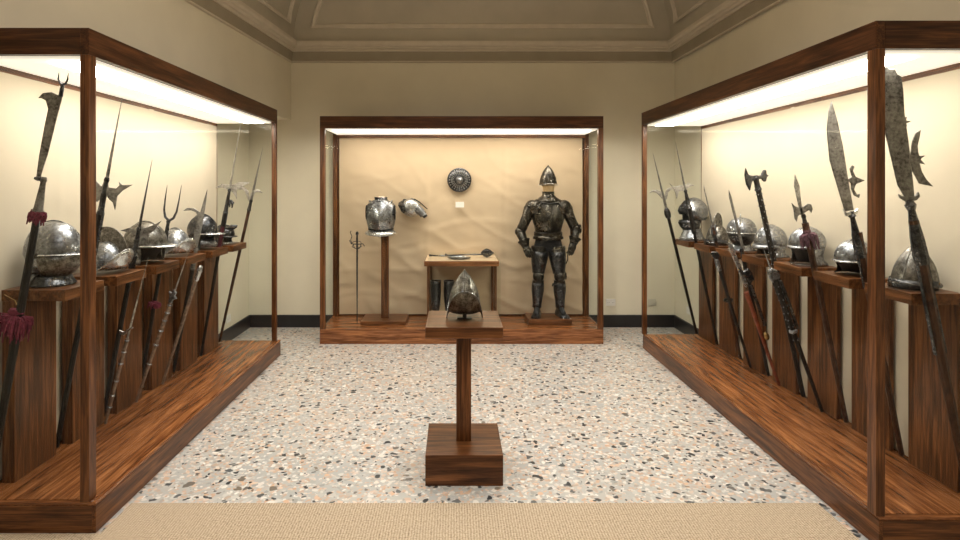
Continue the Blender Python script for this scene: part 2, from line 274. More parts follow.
# ------------------------------------------------------------------ room shell
YB, XL, XR, YF = 7.12, -2.56, 2.76, -3.2
ZC = 3.31
def bx(name, d, m, bevel=0): return struct(obj(name, box(BM(), *d), m, None, False, bevel))
bx('floor', (-3.4, 3.4, YF-.2, YB+.2, -.12, 0), terr)
bx('wall_back', (-3.0, 3.0, YB, YB+.15, 0, 4.6), wall_m)
bx('wall_left', (XL-.15, XL, YF, YB, 0, 2.585), wall_m)
bx('wall_right', (XR, XR+.15, YF, YB, 0, 3.6), wall_m)
bx('wall_front', (-3.2, 3.2, YF-.15, YF, 0, 4.6), wall_m)
# upper left wall: a bulkhead over the case, slightly skewed
XU0, XU1 = -2.036, -2.236-.085*(4.75-YF)          # at YB and at YF
bm = BM()
vs = [bm.verts.new(p) for z in (2.585, 3.6) for p in ((XU0, YB, z), (XU1, YF, z), (-3.3, YF, z), (-3.3, YB, z))]
for f in ((0,1,2,3),(4,7,6,5),(0,4,5,1),(1,5,6,2),(2,6,7,3),(3,7,4,0)): bm.faces.new([vs[i] for i in f])
struct(obj('wall_left_upper', bm, wall_m, None, False))
# plan corners of the room at cornice level
PL0 = Vector((XU0, YB)); PL1 = Vector((XU1, YF)); PR0 = Vector((XR-.02, YB)); PR1 = Vector((XR-.02, YF))
def inset(p):
    """plan polygon shifted into the room by p: back-left, back-right, front-right, front-left"""
    k = (PL1.x-PL0.x)/(PL1.y-PL0.y)
    nl = math.hypot(1, k)
    xl = lambda y: PL0.x + (y-YB)*k + p*nl
    return [(xl(YB-p), YB-p), (PR0.x-p, YB-p), (PR1.x-p, YF+p), (xl(YF+p), YF+p)]
def sweep(name, prof, m):
    """prof: list of (projection, z) swept round the room"""
    bm = BM(); rs = []
    for p, z in prof: rs.append([(x, y, z) for x, y in inset(p)])
    rings(bm, rs, cap=False)
    return struct(obj(name, bm, m, None, False))
sweep('trim_1', [(0, ZC-.012), (.022, ZC-.008), (.024, ZC+.004), (.014, ZC+.012), (0, ZC+.014)], moul_m)
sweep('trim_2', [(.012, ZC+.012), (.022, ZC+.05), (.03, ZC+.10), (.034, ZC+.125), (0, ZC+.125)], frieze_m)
sweep('trim_3', [(.0, ZC+.118), (.05, ZC+.122), (.055, ZC+.145), (.075, ZC+.15), (.085, ZC+.17), (.105, ZC+.178), (.118, ZC+.2), (.12, ZC+.235), (.098, ZC+.242), (.07, ZC+.246), (0, ZC+.246)], moul_m)
RV, HV = 1.75, 1.15
def cove(t): return (.05+RV*(1-math.cos(t)), ZC+.24+HV*math.sin(t))
bm = BM(); rs = [[(x, y, z) for x, y in inset(cove(t*PI/2/24)[0])] for t in range(25) for z in [cove(t*PI/2/24)[1]]]
rings(bm, rs, cap=False); bm.faces.new([v for v in bm.verts[-4:]] if False else [bm.verts[:][i] for i in range(len(bm.verts)-4, len(bm.verts))])
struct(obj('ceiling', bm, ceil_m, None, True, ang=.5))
# raised panel mouldings lying on the four faces of the cove
def panel(name, side, t0, t1, marg):
    bm = BM()
    def surf(s, t, off):
        p, z = cove(t); q = inset(p+off*math.cos(t)); z -= off*math.sin(t)
        a, b = [(0,1),(1,2),(2,3),(3,0)][side]
        A, B = Vector(q[a]), Vector(q[b]); L = (B-A).length
        s_ = s(L) if callable(s) else s
        P = A + (B-A)*(s_/L); return Vector((P.x, P.y, z))
    K = 14
    path = [(lambda L: marg+.0, t0 + (t1-t0)*k/K) for k in range(K+1)]
    path = path + [((lambda L, f=f: marg+(L-2*marg)*f), t1) for f in [i/12 for i in range(1, 12)]] \
         + [(lambda L: L-marg, t1-(t1-t0)*k/K) for k in range(K+1)] + [((lambda L, f=f: marg+(L-2*marg)*f), t0) for f in [1-i/12 for i in range(1, 12)]]
    prof = [(-.035, 0), (-.03, .012), (-.012, .016), (0, .03), (.015, .026), (.03, 0)]
    rs = []
    n = len(path)
    for i, (s, t) in enumerate(path):
        c0 = surf(s, t, 0); nxt = surf(*path[(i+1) % n], 0); prv = surf(*path[i-1], 0)
        d1 = (nxt-c0).normalized(); d0 = (c0-prv).normalized(); d = (d0+d1).normalized()
        nrm = (surf(s, t, .05)-c0).normalized(); sd = d.cross(nrm).normalized()
        k = 1/max(.5, d.dot(d1))
        rs.append([c0 + sd*u*k + nrm*h for u, h in prof])
    rs.append(rs[0])
    rings(bm, rs, cap=False, closed=False)
    return struct(obj(name, bm, moul_m, None, False))
for i, sd in enumerate((0, 1, 3)): panel(f'trim_{4+i}', sd, .17, 1.2, .235)
def base(name, d): bx(name, d, base_m, .004)
base('baseboard_back', (XL, XR, YB-.022, YB, 0, .155))
base('baseboard_left', (XL, XL+.022, 6.0, YB-.022, 0, .155))
base('baseboard_right', (XR-.022, XR, 6.25, YB-.022, 0, .155))
# jute mat laid between and in front of the cases
bm = BM()
P = [(-1.775,3.137),(-1.775,2.86),(-2.52,2.86),(-2.52,-1.5),(2.72,-1.5),(2.72,2.72),(2.0,2.72),(2.0,3.137)]
b0 = [bm.verts.new((x,y,.0005)) for x,y in P]; t0 = [bm.verts.new((x,y,.011)) for x,y in P]
bm.faces.new(t0); bm.faces.new(list(reversed(b0)))
for i in range(8): bm.faces.new((b0[i], b0[(i+1)%8], t0[(i+1)%8], t0[i]))
tag(obj('jute_mat', bm, jute_m, None, False), 'beige woven jute mat in the foreground on the terrazzo floor', 'mat')
# ------------------------------------------------------------------ display cases
def canvas(name, W, H, m, parent, seams, amp, seed, place):
    """wrinkled hanging cloth with vertical seams, in (u,v) then mapped by place(u,v,d)"""
    nx, nz = int(W/.03), int(H/.03)
    rs = []
    for j in range(nz+1):
        r = []
        for i in range(nx+1):
            u, v = W*i/nx, H*j/nz
            q = Vector((u*1.3, v*2.2, seed))
            d = noise.fractal(q, 1.0, 2.0, 4)*amp
            e = noise.noise(Vector((u*2+v*2.6, v*1.1-u*.8, seed+9)))
            d += amp*1.1*max(0, 1-abs(e)*7)*(1.15-v/H)
            e = noise.noise(Vector((u*1.1, v*3.2, seed+21)))
            d += amp*.8*max(0, 1-abs(e)*8)*(1.1-v/H)
            for s in seams:
                d += .006*math.exp(-((u-s)/.018)**2)
            d = min(max(d, -.02), .028)
            r.append(place(u, v, d))
        rs.append(r)
    return obj(name, rings(BM(), rs, cap=False, closed=False), m, parent, True, ang=3)
GL = 'glass_pane'
def side_case(label, s, xf, xb, y0, y1, backing):
    """s=-1 left, +1 right; xf aisle face, xb wall face (absolute |x|); y0 near, y1 far"""
    t = thing('display_case', label, 'display case', (s*xf, y0, 0), 0, 'glazed wooden display cases')
    L = y1-y0; D = xb-xf
    def X(a, b): return (min(s*a, s*b), max(s*a, s*b))
    PX = -.035 if s < 0 else .012
    if s > 0: PX = .015
    pf = PX
    pl = wbox('platform', (*X(pf+.004, D), .004, L-.004, 0, .146), plat_y, t, .003)
    wbox('platform_top', (*X(pf+.03, D), .03, L-.02, .146, .155), plat_y, t, .001)
    wbox('platform_edge', (*X(pf, pf+.022), 0, L, .142, .157), plat_y, t, .002); wbox('platform_edge', (*X(pf+.0221, D), 0, .022, .142, .157), plat_x, t, .002)
    wbox('skirt', (*X(pf, pf+.02), 0, L, 0, .138), wood_y, t, .002); wbox('skirt', (*X(pf+.0201, D), -.0, .0039, 0, .138), wood_x, t, .001)
    H0, H1 = 2.42, 2.555
    wbox('top_rail', (*X(0, .045), 0, L, H0, H1), beam_y, t, .002); wbox('top_rail', (*X(.0451, D), 0, .045, H0, H1), beam_x, t, .002)
    wbox('top_rail', (*X(.0451, D), L-.045, L, H0, H1), beam_x, t, .002); wbox('top_rail', (*X(D-.045, D), .0451, L-.0451, H0, H1), beam_y, t, .002)
    wbox('lid', (*X(.045, D-.045), .045, L-.045, H1-.03, H1-.005), wood_y, t, 0)
    for a, yy in ((0, 0), (0, L-.045), (D-.045, 0), (D-.045, L-.045)):
        w = .06 if yy == 0 and a == 0 else .045
        wbox('post', (*X(a, a+.045), yy if yy == 0 else L-.045, (w if yy == 0 else L), .157, H0), wood_z, t, .002)
    # luminous ceiling
    wbox('light_panel', (*X(.05, D-.05), .05, L-.05, H0-.012, H0+.004), soft_m, t, 0)
    wbox('lamp_strip', (*X(D*.16, D*.42), .12, L-.12, H0-.02, H0-.0125), tube_m, t, 0)
    wbox('ceiling_rail', (*X(D-.06, D-.04), .045, L-.045, H0-.045, H0-.013), wood_y, t, .001)
    wbox('backing_frame', (*X(D-.048, D-.046), .045, L-.045, .157, H0-.02), backing, t, 0)
    wbox('backing_board', (*X(D-.045, D-.02), .045, L-.045, .157, H0-.01), wood_z, t, 0)
    canvas('canvas_backing', L-.1, H0-.22, backing, t, (.62, 1.7, 2.75), .006, 3.1*s, lambda u, v, d: (s*(D-.058-d*.6), .05+u, .18+v))
    wbox(GL, (*X(.012, .02), .062, L-.046, .157, H0), glass, t, 0)
    wbox(GL, (*X(.046, D-.046), .012, .02, .157, H0), glass, t, 0)
    wbox(GL, (*X(.046, D-.046), L-.02, L-.012, .157, H0), glass, t, 0)
    return t
side_case('long wooden display case along the left wall with helmets and polearms', -1, 1.845, 2.515, 2.88, 5.95, fab_side)
side_case('long wooden display case along the right wall with helmets and polearms', 1, 2.04, 2.73, 2.755, 6.2, fab_side)
# back case
BX0, BX1, BY0, BY1 = -1.495, 1.665, 6.35, 7.09
t = thing('display_case', 'wide wooden display case on the back wall with the full suit of armour', 'display case', (BX0, BY0, 0), 0, 'glazed wooden display cases')
W, D = BX1-BX0, BY1-BY0
wbox('platform', (0, W, 0, D, 0, .15), plat_x, t, .003)
wbox('platform_top', (.03, W-.03, .03, D-.03, .15, .16), plat_x, t, .001)
r = BM(); box(r, 0, W, 0, .022, .146, .162); box(r, 0, .022, .022, D, .146, .162); box(r, W-.022, W, .022, D, .146, .162)
obj('platform_edge', r, plat_x, t, False, .002)
H0, H1 = 2.405, 2.54
tp = BM(); box(tp, 0, W, 0, .05, H0, H1); box(tp, 0, .05, .05, D, H0, H1); box(tp, W-.05, W, .05, D, H0, H1); box(tp, .05, W-.05, D-.05, D, H0, H1)
obj('top_frame', tp, beam_x, t, False, .002)
wbox('lid', (.05, W-.05, .05, D-.05, H1-.03, H1-.005), wood_x, t, 0)
for a in (0, W-.055):
    for b in (0, D-.055): wbox('post', (a, a+.055, b, b+.055, .162, H0), wood_z, t, .002)
wbox('light_panel', (.055, W-.055, .055, D-.055, H0-.012, H0+.004), soft_m, t, 0)
wbox('lamp_strip', (.12, W-.12, D*.14, D*.42, H0-.02, H0-.0125), tube_b, t, 0)
wbox('ceiling_rail', (.05, W-.05, D-.075, D-.05, H0-.05, H0-.013), wood_x, t, .001)
wbox('backing_board', (.05, W-.05, D-.03, D-.01, .162, H0-.01), wood_z, t, 0)
canvas('canvas_backing', W-.16, H0-.22, fab_back, t, (1.09, 2.05), .014, 5.5, lambda u, v, d: (.08+u, D-.05-d, .18+v))
wbox(GL, (.056, W-.056, .012, .02, .162, H0), glass, t, 0)
wbox(GL, (.014, .022, .056, D-.056, .162, H0), glass, t, 0)
wbox(GL, (W-.022, W-.014, .056, D-.056, .162, H0), glass, t, 0)
# ------------------------------------------------------------------ helmet plinths
def plinth(s, xb0, xb1, xc, label):
    t = thing('plinth', label, 'plinth')
    wbox('body', (min(s*xb0, s*xb1), max(s*xb0, s*xb1), 0, .325, .1555, 1.135), wood_z, t, .002)
    wbox('cap', (min(s*xc, s*xb1), max(s*xc, s*xb1), -.005, .335, 1.1355, 1.195), wood_y, t, .002)
    return t
ordl = ['nearest the camera', 'second from the camera', 'third from the camera', 'fourth from the camera', 'fifth from the camera', 'sixth from the camera', 'farthest from the camera']
YL = [3.07+.467*k for k in range(6)]; YR = [2.97+.47*k for k in range(7)]
pL = plinth(-1, 2.368, 2.435, 2.09, 'x'); pR = plinth(1, 2.625, 2.655, 2.38, 'x')
under = {}
lL = ['pointed closed helmet', 'high-combed morion', 'long-peaked burgonet', 'low boat-brimmed morion', 'black-faced burgonet', 'small dark helmet']
lR = ['engraved almond-shaped cabasset', 'pale-edged open helmet', 'open helmet with the black face opening', 'rounded peaked burgonet', 'closed egg-shaped helmet', 'fin-combed morion', 'tall visored helmet']
for k, y in enumerate(YL):
    lab = f'walnut slab plinth in the left case carrying the {lL[k]}'
    if k == 0: pL.location = (0, y, 0); pL['label'] = lab; pL['group'] = 'walnut plinths in the left case'
    else: dup(pL, (0, y, 0), lab)
for k, y in enumerate(YR):
    lab = f'walnut slab plinth in the right case carrying the {lR[k]}'
    if k == 0: pR.location = (0, y, 0); pR['label'] = lab; pR['group'] = 'walnut plinths in the right case'
    else: dup(pR, (0, y, 0), lab)
# ------------------------------------------------------------------ polearms
W = json.loads(WJSON)
def polearm(key, label, cat, shaft_mat, shaft_top, r0=.015, r1=None, y=None, name='polearm', oct_=False):
    w = W[key]; w['X'] = min(w['X'], 2.645)+(.012 if key == 'A1' else 0); s = -1 if w['X'] < 0 else 1
    t = thing(name, label, cat, (w['X'], y or w['Y'], .1575), 0, 'polearms in the left case' if s < 0 else 'polearms in the right case', w['a'])
    bm = tube(BM(), [(0,0,.012), (0,0,shaft_top*.5), (0,0,shaft_top)], [r0*.8, r0, r1 or r0], 8)
    obj('shaft', bm, shaft_mat, t, True)
    return t, w
def blade(t, w, key, m, name='blade', th=.009, sub=0):
    return obj(name, prism(BM(), w['polys'][key], th), m, t, False, th*.35)
def spike(t, z0, z1, r, m, x=0, name='spike', x1=None):
    x1 = x if x1 is None else x1
    return obj(name, tube(BM(), [(x,0,z0), (x+(x1-x)*.15,0,z0+(z1-z0)*.15), (x1,0,z1)], [r*.8, r, .0012], 4), m, t, False)
def socket(t, z0, z1, ra, rb, m, name='socket'):
    bm = lathe(BM(), [(ra, z0), (ra*1.25, z0+.01), (ra, z0+.025), (rb, z1-.03), (rb*1.35, z1-.018), (rb, z1)], 10)
    return obj(name, bm, m, t)
def langets(t, z0, z1, r, m):
    bm = BM()
    for a in (-1, 1):
        box(bm, a*r-.003, a*r+.003, -.008, .008, z0, z1)
        k = z0+.03
        while k < z1: ball(bm, (a*(r+.002), 0, k), .005, u=6, v=4); k += .06
    return obj('langet', bm, m, t, False)
def tassel(t, z, m, r=.05, h=.07, n=60, x=0, name='tassel', y_=1):
    bm = BM(); rnd = random.Random(int(z*1000))
    lathe(bm, [(r*.4, z+h*.6), (r*.5, z+h*.45), (r*.38, z+h*.3), (r*.4, z+h*.1)], 12, (x,0,0))
    for i in range(n):
        a = rnd.uniform(0, 2*PI); q = rnd.uniform(.55, 1.1)*r; zz = z-rnd.uniform(-.1, .95)*h
        tube(bm, [(x+math.cos(a)*r*.4, math.sin(a)*r*.4, z+h*.3), (x+math.cos(a)*q*.9, math.sin(a)*q*.9, z+rnd.uniform(-.1,.3)*h), (x+math.cos(a)*q, math.sin(a)*q, zz)], [.005,.006,.004], 4)
    for v in bm.verts: v.co.y *= y_
    return obj(name, bm, m, t)
def studs(t, z0, z1, r, m, step=.045):
    k = z0; i = 0; first = None
    while k < z1:
        for a in (0, PI/2, PI, PI*1.5):
            a += (i % 2)*.8
            if first is None:
                bm = BM(); ball(bm, (0,0,0), .0055, u=6, v=4); o = first = obj('stud', bm, m, t)
            else: o = first.copy(); C.objects.link(o)
            o.location = (math.cos(a)*r, math.sin(a)*r, k)
        k += step; i += 1
def binding(t, zs, r):
    for z in zs: obj('binding_ring', lathe(BM(), [(r-.005,z), (r,z+.006), (r-.005,z+.012)], 10), steel, t)
# left case
t, w = polearm('L1', 'tall bill with a small fork on top and a red tassel, nearest on the left', 'bill', shaft_black, 1.5, .021, .017, y=2.975)
blade(t, w, 'blade', blade_m, th=.008)
bm = BM(); tube(bm, [(.012,0,2.10), (.012,0,2.165)], [.011,.009], 8); tube(bm, [(-.019,0,2.227), (-.016,0,2.185), (.0,0,2.166), (.012,0,2.162), (.026,0,2.17), (.032,0,2.19), (.03,0,2.229)], [.001,.005,.006,.007,.006,.005,.001], 6)
obj('fork', bm, steel_dark, t)
socket(t, 1.48, 1.67, .022, .012, blade_m)
obj('collar', lathe(BM(), [(.012,1.645), (.026,1.652), (.026,1.662), (.012,1.67)], 10, (-.02,0,0)), steel_dark, t)
tassel(t, 1.47, velvet, .046, .06, y_=.7)
t2 = tassel(t, .90, velvet, .085, .11, 130, -.02, name='lower_tassel', y_=.62)
bm = BM(); tube(bm, [(.0,.02,.93), (-.06,.03,1.0), (-.12,.03,1.02)], .002, 5); obj('cord', bm, bronze_m, t)
t, w = polearm('L2', 'halberd with very long spike and crescent beak, right of near left post', 'halberd', shaft_black, 1.58, .017, y=3.468)
blade(t, w, 'head', blade_m, 'axe_head', .008); spike(t, 1.62, 2.172, .011, blade_m); socket(t, 1.45, 1.68, .018, .012, steel_dark); langets(t, 1.2, 1.46, .018, steel_dark)
t, w = polearm('L3', 'halberd with a slender spike and a flat fluked head before the peaked burgonet', 'halberd', shaft_black, 1.25, .017, y=3.93)
blade(t, w, 'head', blade_m, 'axe_head', .008); spike(t, 1.2, 1.814, .012, steel_dark); socket(t, 1.13, 1.34, .02, .014, steel_dark); langets(t, .95, 1.14, .018, steel_dark)
t, w = polearm('L4', 'two-pronged military fork standing in the left case', 'military fork', shaft_black, 1.2, .015, y=4.40)
bm = BM(); tube(bm, [(-.056,0,1.622), (-.054,0,1.53), (-.048,0,1.43), (-.03,0,1.375), (.005,0,1.352), (.035,0,1.378), (.05,0,1.43), (.053,0,1.52), (.053,0,1.64)], [.001,.005,.008,.01,.013,.01,.008,.005,.001], 8)
obj('fork', bm, steel_dark, t); socket(t, 1.17, 1.36, .019, .012, steel_dark); tassel(t, .70, velvet, .045, .045, 40)
t, w = polearm('L5', 'bill with a broad straight blade and a curved back hook', 'bill', shaft_black, 1.0, .018, y=4.868)
blade(t, w, 'blade', blade_m, th=.009); socket(t, .9, 1.09, .02, .014, blade_m)
t, w = polearm('L6', 'halberd with a pale spike and fluked head before the far left post', 'halberd', shaft_black, 1.5, .016, y=5.335)
blade(t, w, 'head', blade_light, 'axe_head', .008); spike(t, 1.54, 2.24, .012, blade_light); socket(t, 1.36, 1.6, .02, .013, steel_dark); langets(t, 1.05, 1.38, .018, steel_dark)
obj('velvet_sleeve', lathe(BM(), [(.018,1.0), (.02,1.02), (.02,1.22), (.018,1.24)], 12), plain('dark_red_velvet', (.06,.008,.014), .9), t); tassel(t, 1.47, steel_dark, .03, .05, 20, .03, 'bow')
t, w = polearm('L7', 'winged spear at the far end of the left case', 'spear', shaft_brown, 1.42, .016, y=5.83)
blade(t, w, 'wl', blade_light, 'wing', .008); blade(t, w, 'wr', blade_light, 'wing', .008); spike(t, 1.4, 2.05, .015, blade_m); socket(t, 1.38, 1.5, .018, .014, steel_dark)
# right case
t, w = polearm('R1', 'huge pitted glaive with a crescent side hook, nearest on the right', 'glaive', shaft_brown, 1.45, .022, .023, y=2.925)
blade(t, w, 'blade', blade_m, th=.011); blade(t, w, 'cres', blade_m, 'crescent_hook', .009); blade(t, w, 'star', blade_m, 'star_ornament', .014); blade(t, w, 'nib', blade_m, 'guard', .016); blade(t, w, 'sp', blade_m, 'barb', .008)
obj('socket', lathe(BM(), [(.030,1.22), (.034,1.26), (.03,1.36), (.016,1.5), (.022,1.515), (.026,1.53), (.018,1.545), (.02,1.56)], 8), steel_dark, t, False); langets(t, .75, 1.24, .027, steel_dark)
t, w = polearm('R2', 'curved glaive with a scrolled hook, second on the right', 'glaive', shaft_brown, 1.35, .018, .024, y=3.365)
blade(t, w, 'blade', blade_m, th=.01); blade(t, w, 'star', blade_m, 'scroll_hook', .01); blade(t, w, 'nib', steel_bright, 'guard', .02)
obj('socket', lathe(BM(), [(.028,1.2), (.026,1.3), (.016,1.4), (.013,1.44), (.022,1.45), (.014,1.465), (.012,1.48)], 8, (-.012,0,0)), steel_dark, t, False); langets(t, 1.02, 1.22, .024, steel_dark)
t, w = polearm('R3', 'halberd with a leaf point, double crescent axe and a faded purple tassel', 'halberd', shaft_brown, 1.38, .018, .022, y=3.838)
blade(t, w, 'blade', blade_light, th=.009); blade(t, w, 'axe', blade_m, 'axe_head', .009); socket(t, 1.32, 1.44, .018, .012, steel_dark); tassel(t, 1.28, velvet_dull, .052, .09, 90)
t, w = polearm('R4', 'poleaxe with a small axe and hammer head on a studded shaft', 'poleaxe', shaft_black, 1.69, .02, y=4.31)
blade(t, w, 'head', steel_dark, 'axe_hammer_head', .022); studs(t, .9, 1.66, .021, steel); socket(t, 1.6, 1.72, .022, .016, steel_dark)
t, w = polearm('R5', 'partisan with a narrow sword-like blade before the egg-shaped helmet', 'partisan', shaft_black, 1.05, .016, y=4.78)
blade(t, w, 'blade', blade_m, th=.012); socket(t, 1.0, 1.1, .018, .014, steel_dark)
t, w = polearm('R6', 'awl pike with a thin dark needle before the fin-combed morion', 'pike', shaft_brown, 1.25, .015, y=5.255)
blade(t, w, 'blade', blade_m, th=.01); blade(t, w, 'head', steel, 'spur', .012); socket(t, 1.12, 1.24, .018, .012, steel_dark)
obj('rondel', lathe(BM(), [(.015,.54), (.04,.55), (.045,.56), (.04,.575), (.015,.585)], 10), steel_dark, t)
t, w = polearm('R7', 'halberd with a long spike and toothed fluked head by the far right post', 'halberd', shaft_black, 1.5, .016, y=5.722)
blade(t, w, 'head', blade_light, 'axe_head', .008); spike(t, 1.54, 2.09, .012, blade_m); socket(t, 1.4, 1.6, .026, .014, steel_dark); langets(t, 1.15, 1.42, .018, steel_dark)
t, w = polearm('R8', 'winged spear at the far end of the right case', 'spear', shaft_black, 1.4, .017, y=6.148)
blade(t, w, 'wl', blade_light, 'wing', .008); blade(t, w, 'wr', blade_light, 'wing', .008); spike(t, 1.36, 2.02, .015, blade_m)
obj('collar', lathe(BM(), [(.016,1.29), (.03,1.3), (.036,1.345), (.03,1.38), (.014,1.41)], 8), steel_dark, t, False)
# short weapons leaning against the cap edges
def short(key, label, cat, m, top, r0, r1, y, name='short_polearm'):
    return polearm(key, label, cat, m, top, r0, r1, y, name)
t, w = short('A1', 'short spear with a rapier-thin point and a crossguard, leaning in the left case', 'spear', shaft_pale, .6, .012, .013, 3.81)
spike(t, .6, 1.157, .008, blade_light); blade(t, w, 'guard', steel_bright, 'crossguard', .014)
binding(t, (.12,.2,.3,.42,.5,.58), .017)
t, w = short('A2', 'short combination weapon with an ornate guard and pale bound shaft', 'combination weapon', shaft_pale, .78, .013, .016, 4.20)
spike(t, .82, 1.207, .006, blade_light); blade(t, w, 'head', steel, 'guard', .02)
binding(t, (.3,.45,.56,.64,.7,.76), .02)
t, w = short('A3', 'short pale brown staff with a steel socket, leaning in the left case', 'staff', shaft_pale, .95, .014, .014, 4.578)
obj('socket', lathe(BM(), [(.014,.88), (.02,.9), (.022,.96), (.018,1.0), (.008,1.012)], 10), steel_bright, t)
t, w = short('A4', 'black studded wheellock shaft weapon with a thin spike, leaning in the right case', 'combination weapon', shaft_black, 1.0, .015, .024, 4.02)
spike(t, 1.0, 1.255, .007, steel); blade(t, w, 'head', steel, 'lock_head', .03); studs(t, .55, .98, .02, steel, .05)
bm = BM(); tube(bm, [(.03,-.01,.62), (.034,-.01,.8), (.03,-.01,.98)], .012, 8); obj('barrel', bm, steel_dark, t)
bm = BM(); lathe(bm, [(.018,.60), (.028,.605), (.028,.62), (.018,.625)], 10); obj('band', bm, steel, t)
t, w = short('A5', 'short boar sword with a broad bright blade on a red wooden shaft', 'boar sword', shaft_red, .8, .015, .02, 4.55)
blade(t, w, 'blade', steel_bright, th=.01); blade(t, w, 'lug', steel_dark, 'lock', .03)
bm = BM(); tube(bm, [(.05,-.005,.5), (.055,-.005,.84)], .013, 8); obj('barrel', bm, steel_dark, t)
bm = BM(); ball(bm, (.03,-.01,.42), .022, sz=1.5); obj('trigger_guard', bm, bronze_m, t)
t, w = short('A6', 'short black staff with a blunt steel head, leaning at the right case far half', 'staff', shaft_black, 1.0, .014, .014, 4.99)
blade(t, w, 'head', steel_dark, 'head', .03)
bm = BM(); lathe(bm, [(.015,.9), (.02,.92), (.02,1.0), (.015,1.01)], 10); obj('socket', bm, steel, t)
# ------------------------------------------------------------------ helmets
def ellip(u, a, b, sharp=0):
    c, s = math.cos(u), math.sin(u)
    x = a*c; y = b*s
    if sharp and c > 0: x = a*(c*(1-sharp) + sharp*(1-abs(2*u/PI) if abs(u) <= PI/2 else 0)); 
    return x, y
def shell(rows, seg=40, u0=-PI, u1=PI, cap=True):
    """rows: (z, front a, back a, half width b, sharp, x offset[, tilt])"""
    closed = (u1-u0) > 6.2; rs = []
    n = seg if closed else seg+1
    for row in rows:
        z, af, ab, b, sh = row[:5]; xo = row[5] if len(row) > 5 else 0; ti = row[6] if len(row) > 6 else 0
        r = []
        for k in range(n):
            u = u0+(u1-u0)*k/seg
            x, y = ellip(u, af if math.cos(u) > 0 else ab, b, sh)
            r.append(Vector((x+xo, y, z+ti*x)))
        rs.append(r)
    bm = BM()
    rings(bm, rs, cap=False, closed=closed)
    if cap and closed:
        bm.verts.ensure_lookup_table(); bm.faces.new([bm.verts[i] for i in range(len(bm.verts)-n, len(bm.verts))])
    return bm
def dome_rows(z0, h, a, b, n=12, pw=1.0, pq=1.0, xo=0, lean=0):
    out = []
    for k in range(n+1):
        v = k/n; r = math.cos(v*PI/2)**pw; zz = z0+h*math.sin(v*PI/2)**pq
        r = max(r, .004); out.append((zz, a*r, a*r, b*r, 0, xo+lean*v))
    return out
def almond_rows(z0, h, a, b, lean=0):
    P = [(0,1),(.12,1.0),(.28,.95),(.42,.87),(.55,.76),(.68,.61),(.79,.45),(.88,.29),(.95,.14),(1,.01)]
    return [(z0+h*v, a*r, a*r, b*r, 0, lean*v*v) for v, r in P]
def helmet(name, label, cat, loc, rz, group, sc=1.0):
    t = thing(name, label, cat, loc, rz, group); t.scale = (sc,)*3; return t
def brim(a, b, z, out_f, out_s, lift, droop, m, t, xo=0, name='brim'):
    rs = []; seg = 48
    for k in range(5):
        f = k/4; r = []
        for i in range(seg):
            u = 2*PI*i/seg; c, s = math.cos(u), math.sin(u)
            w = out_s+(out_f-out_s)*abs(c)**3
            x = (a+w*f)*c + xo; y = (b+w*f)*s
            r.append((x, y, z + lift*abs(c)**1.7*f**1.2 - droop*abs(s)**2*f))
        rs.append(r)
    return obj(name, rings(BM(), rs, cap=False), m, t, True, solid=.003, ang=2)
def comb_plate(a, z0, h, rise, m, t, xo=0, th=.006, a0=.1, a1=.9):
    inner, outer = [], []
    for k in range(25):
        f = a0+(a1-a0)*k/24; u = PI*f
        inner.append((xo+a*math.cos(u)*.97, z0+h*math.sin(u)*.97))
        e = math.sin(PI*k/24)**.7
        outer.append((xo+a*math.cos(u)*(1+rise/a*e), z0+h*math.sin(u)*(1+rise/h*e)))
    return obj('comb', prism(BM(), outer+list(reversed(inner)), th), m, t, False, .002)
def rim_roll(pts, r, m, t, name='rolled_rim'):
    return obj(name, tube(BM(), pts, r, 6), m, t)
def rivets(pts, m, t, r=.004):
    bm = BM(); [ball(bm, p, r, u=6, v=4) for p in pts]; return obj('rivets', bm, m, t)
def gorget(t, z0, z1, a, b, fl, m, xo=0):
    rows = []
    n = 3
    for k in range(n+1):
        f = k/n; zz = z1+(z0-z1)*f; e = fl*f**1.5
        rows.append((zz, a+e, a+e*.9, b+e*.8, .15, xo))
        if k < n: rows.append((zz-.006, a+e+.004, a+e*.9+.004, b+e*.8+.004, .15, xo))
    return obj('gorget', shell(rows, cap=False), m, t, True, solid=.003, ang=.6)
GLh, GRh = 'helmets in the left case', 'helmets in the right case'
ZP = 1.1965
def close_helmet(t, m, m2, h=.3, zs=.0, comb=.012):
    """skull, pointed visor and bevor"""
    k = h/.3
    sk = obj('skull', shell([(.075*k,.03,.105,.085,0,-.005),(.11*k,.06,.125,.1,0,-.005),(.14*k,.1,.132,.106,0,-.005)]+dome_rows(.16*k, .165*k, .138, .108, 12, .85, 1, -.008), 48), m, t, ang=2, solid=.002)
    comb_plate(.138, .16*k, .165*k, comb, m, sk, -.008, .007, .12, .95)
    rows = [(.04*k,.055,.0,.06,.3,.0),(.06*k,.085,.0,.085,.35,.0),(.085*k,.11,.0,.1,.45,.0),(.12*k,.136,.0,.11,.55,.0),(.155*k,.156,.0,.113,.62,.0)]
    vi = obj('visor', shell(rows, 32, -1.75, 1.75, False), m2, t, ang=.8, solid=.003)
    rows = [(.157*k,.16,0,.115,.63),(.161*k,.168,0,.117,.63),(.166*k,.158,0,.114,.63)]
    obj('sight_rim', shell(rows, 32, -1.6, 1.6, False), steel_bright, vi, ang=.8, solid=.003)
    for s in (-1, 1): obj('pivot', lathe(BM(), [(.014, s*.107), (.014, s*.118), (.006, s*.122)], 12, (-.01, 0, .16*k), axis='y'), m2, t)
    return sk
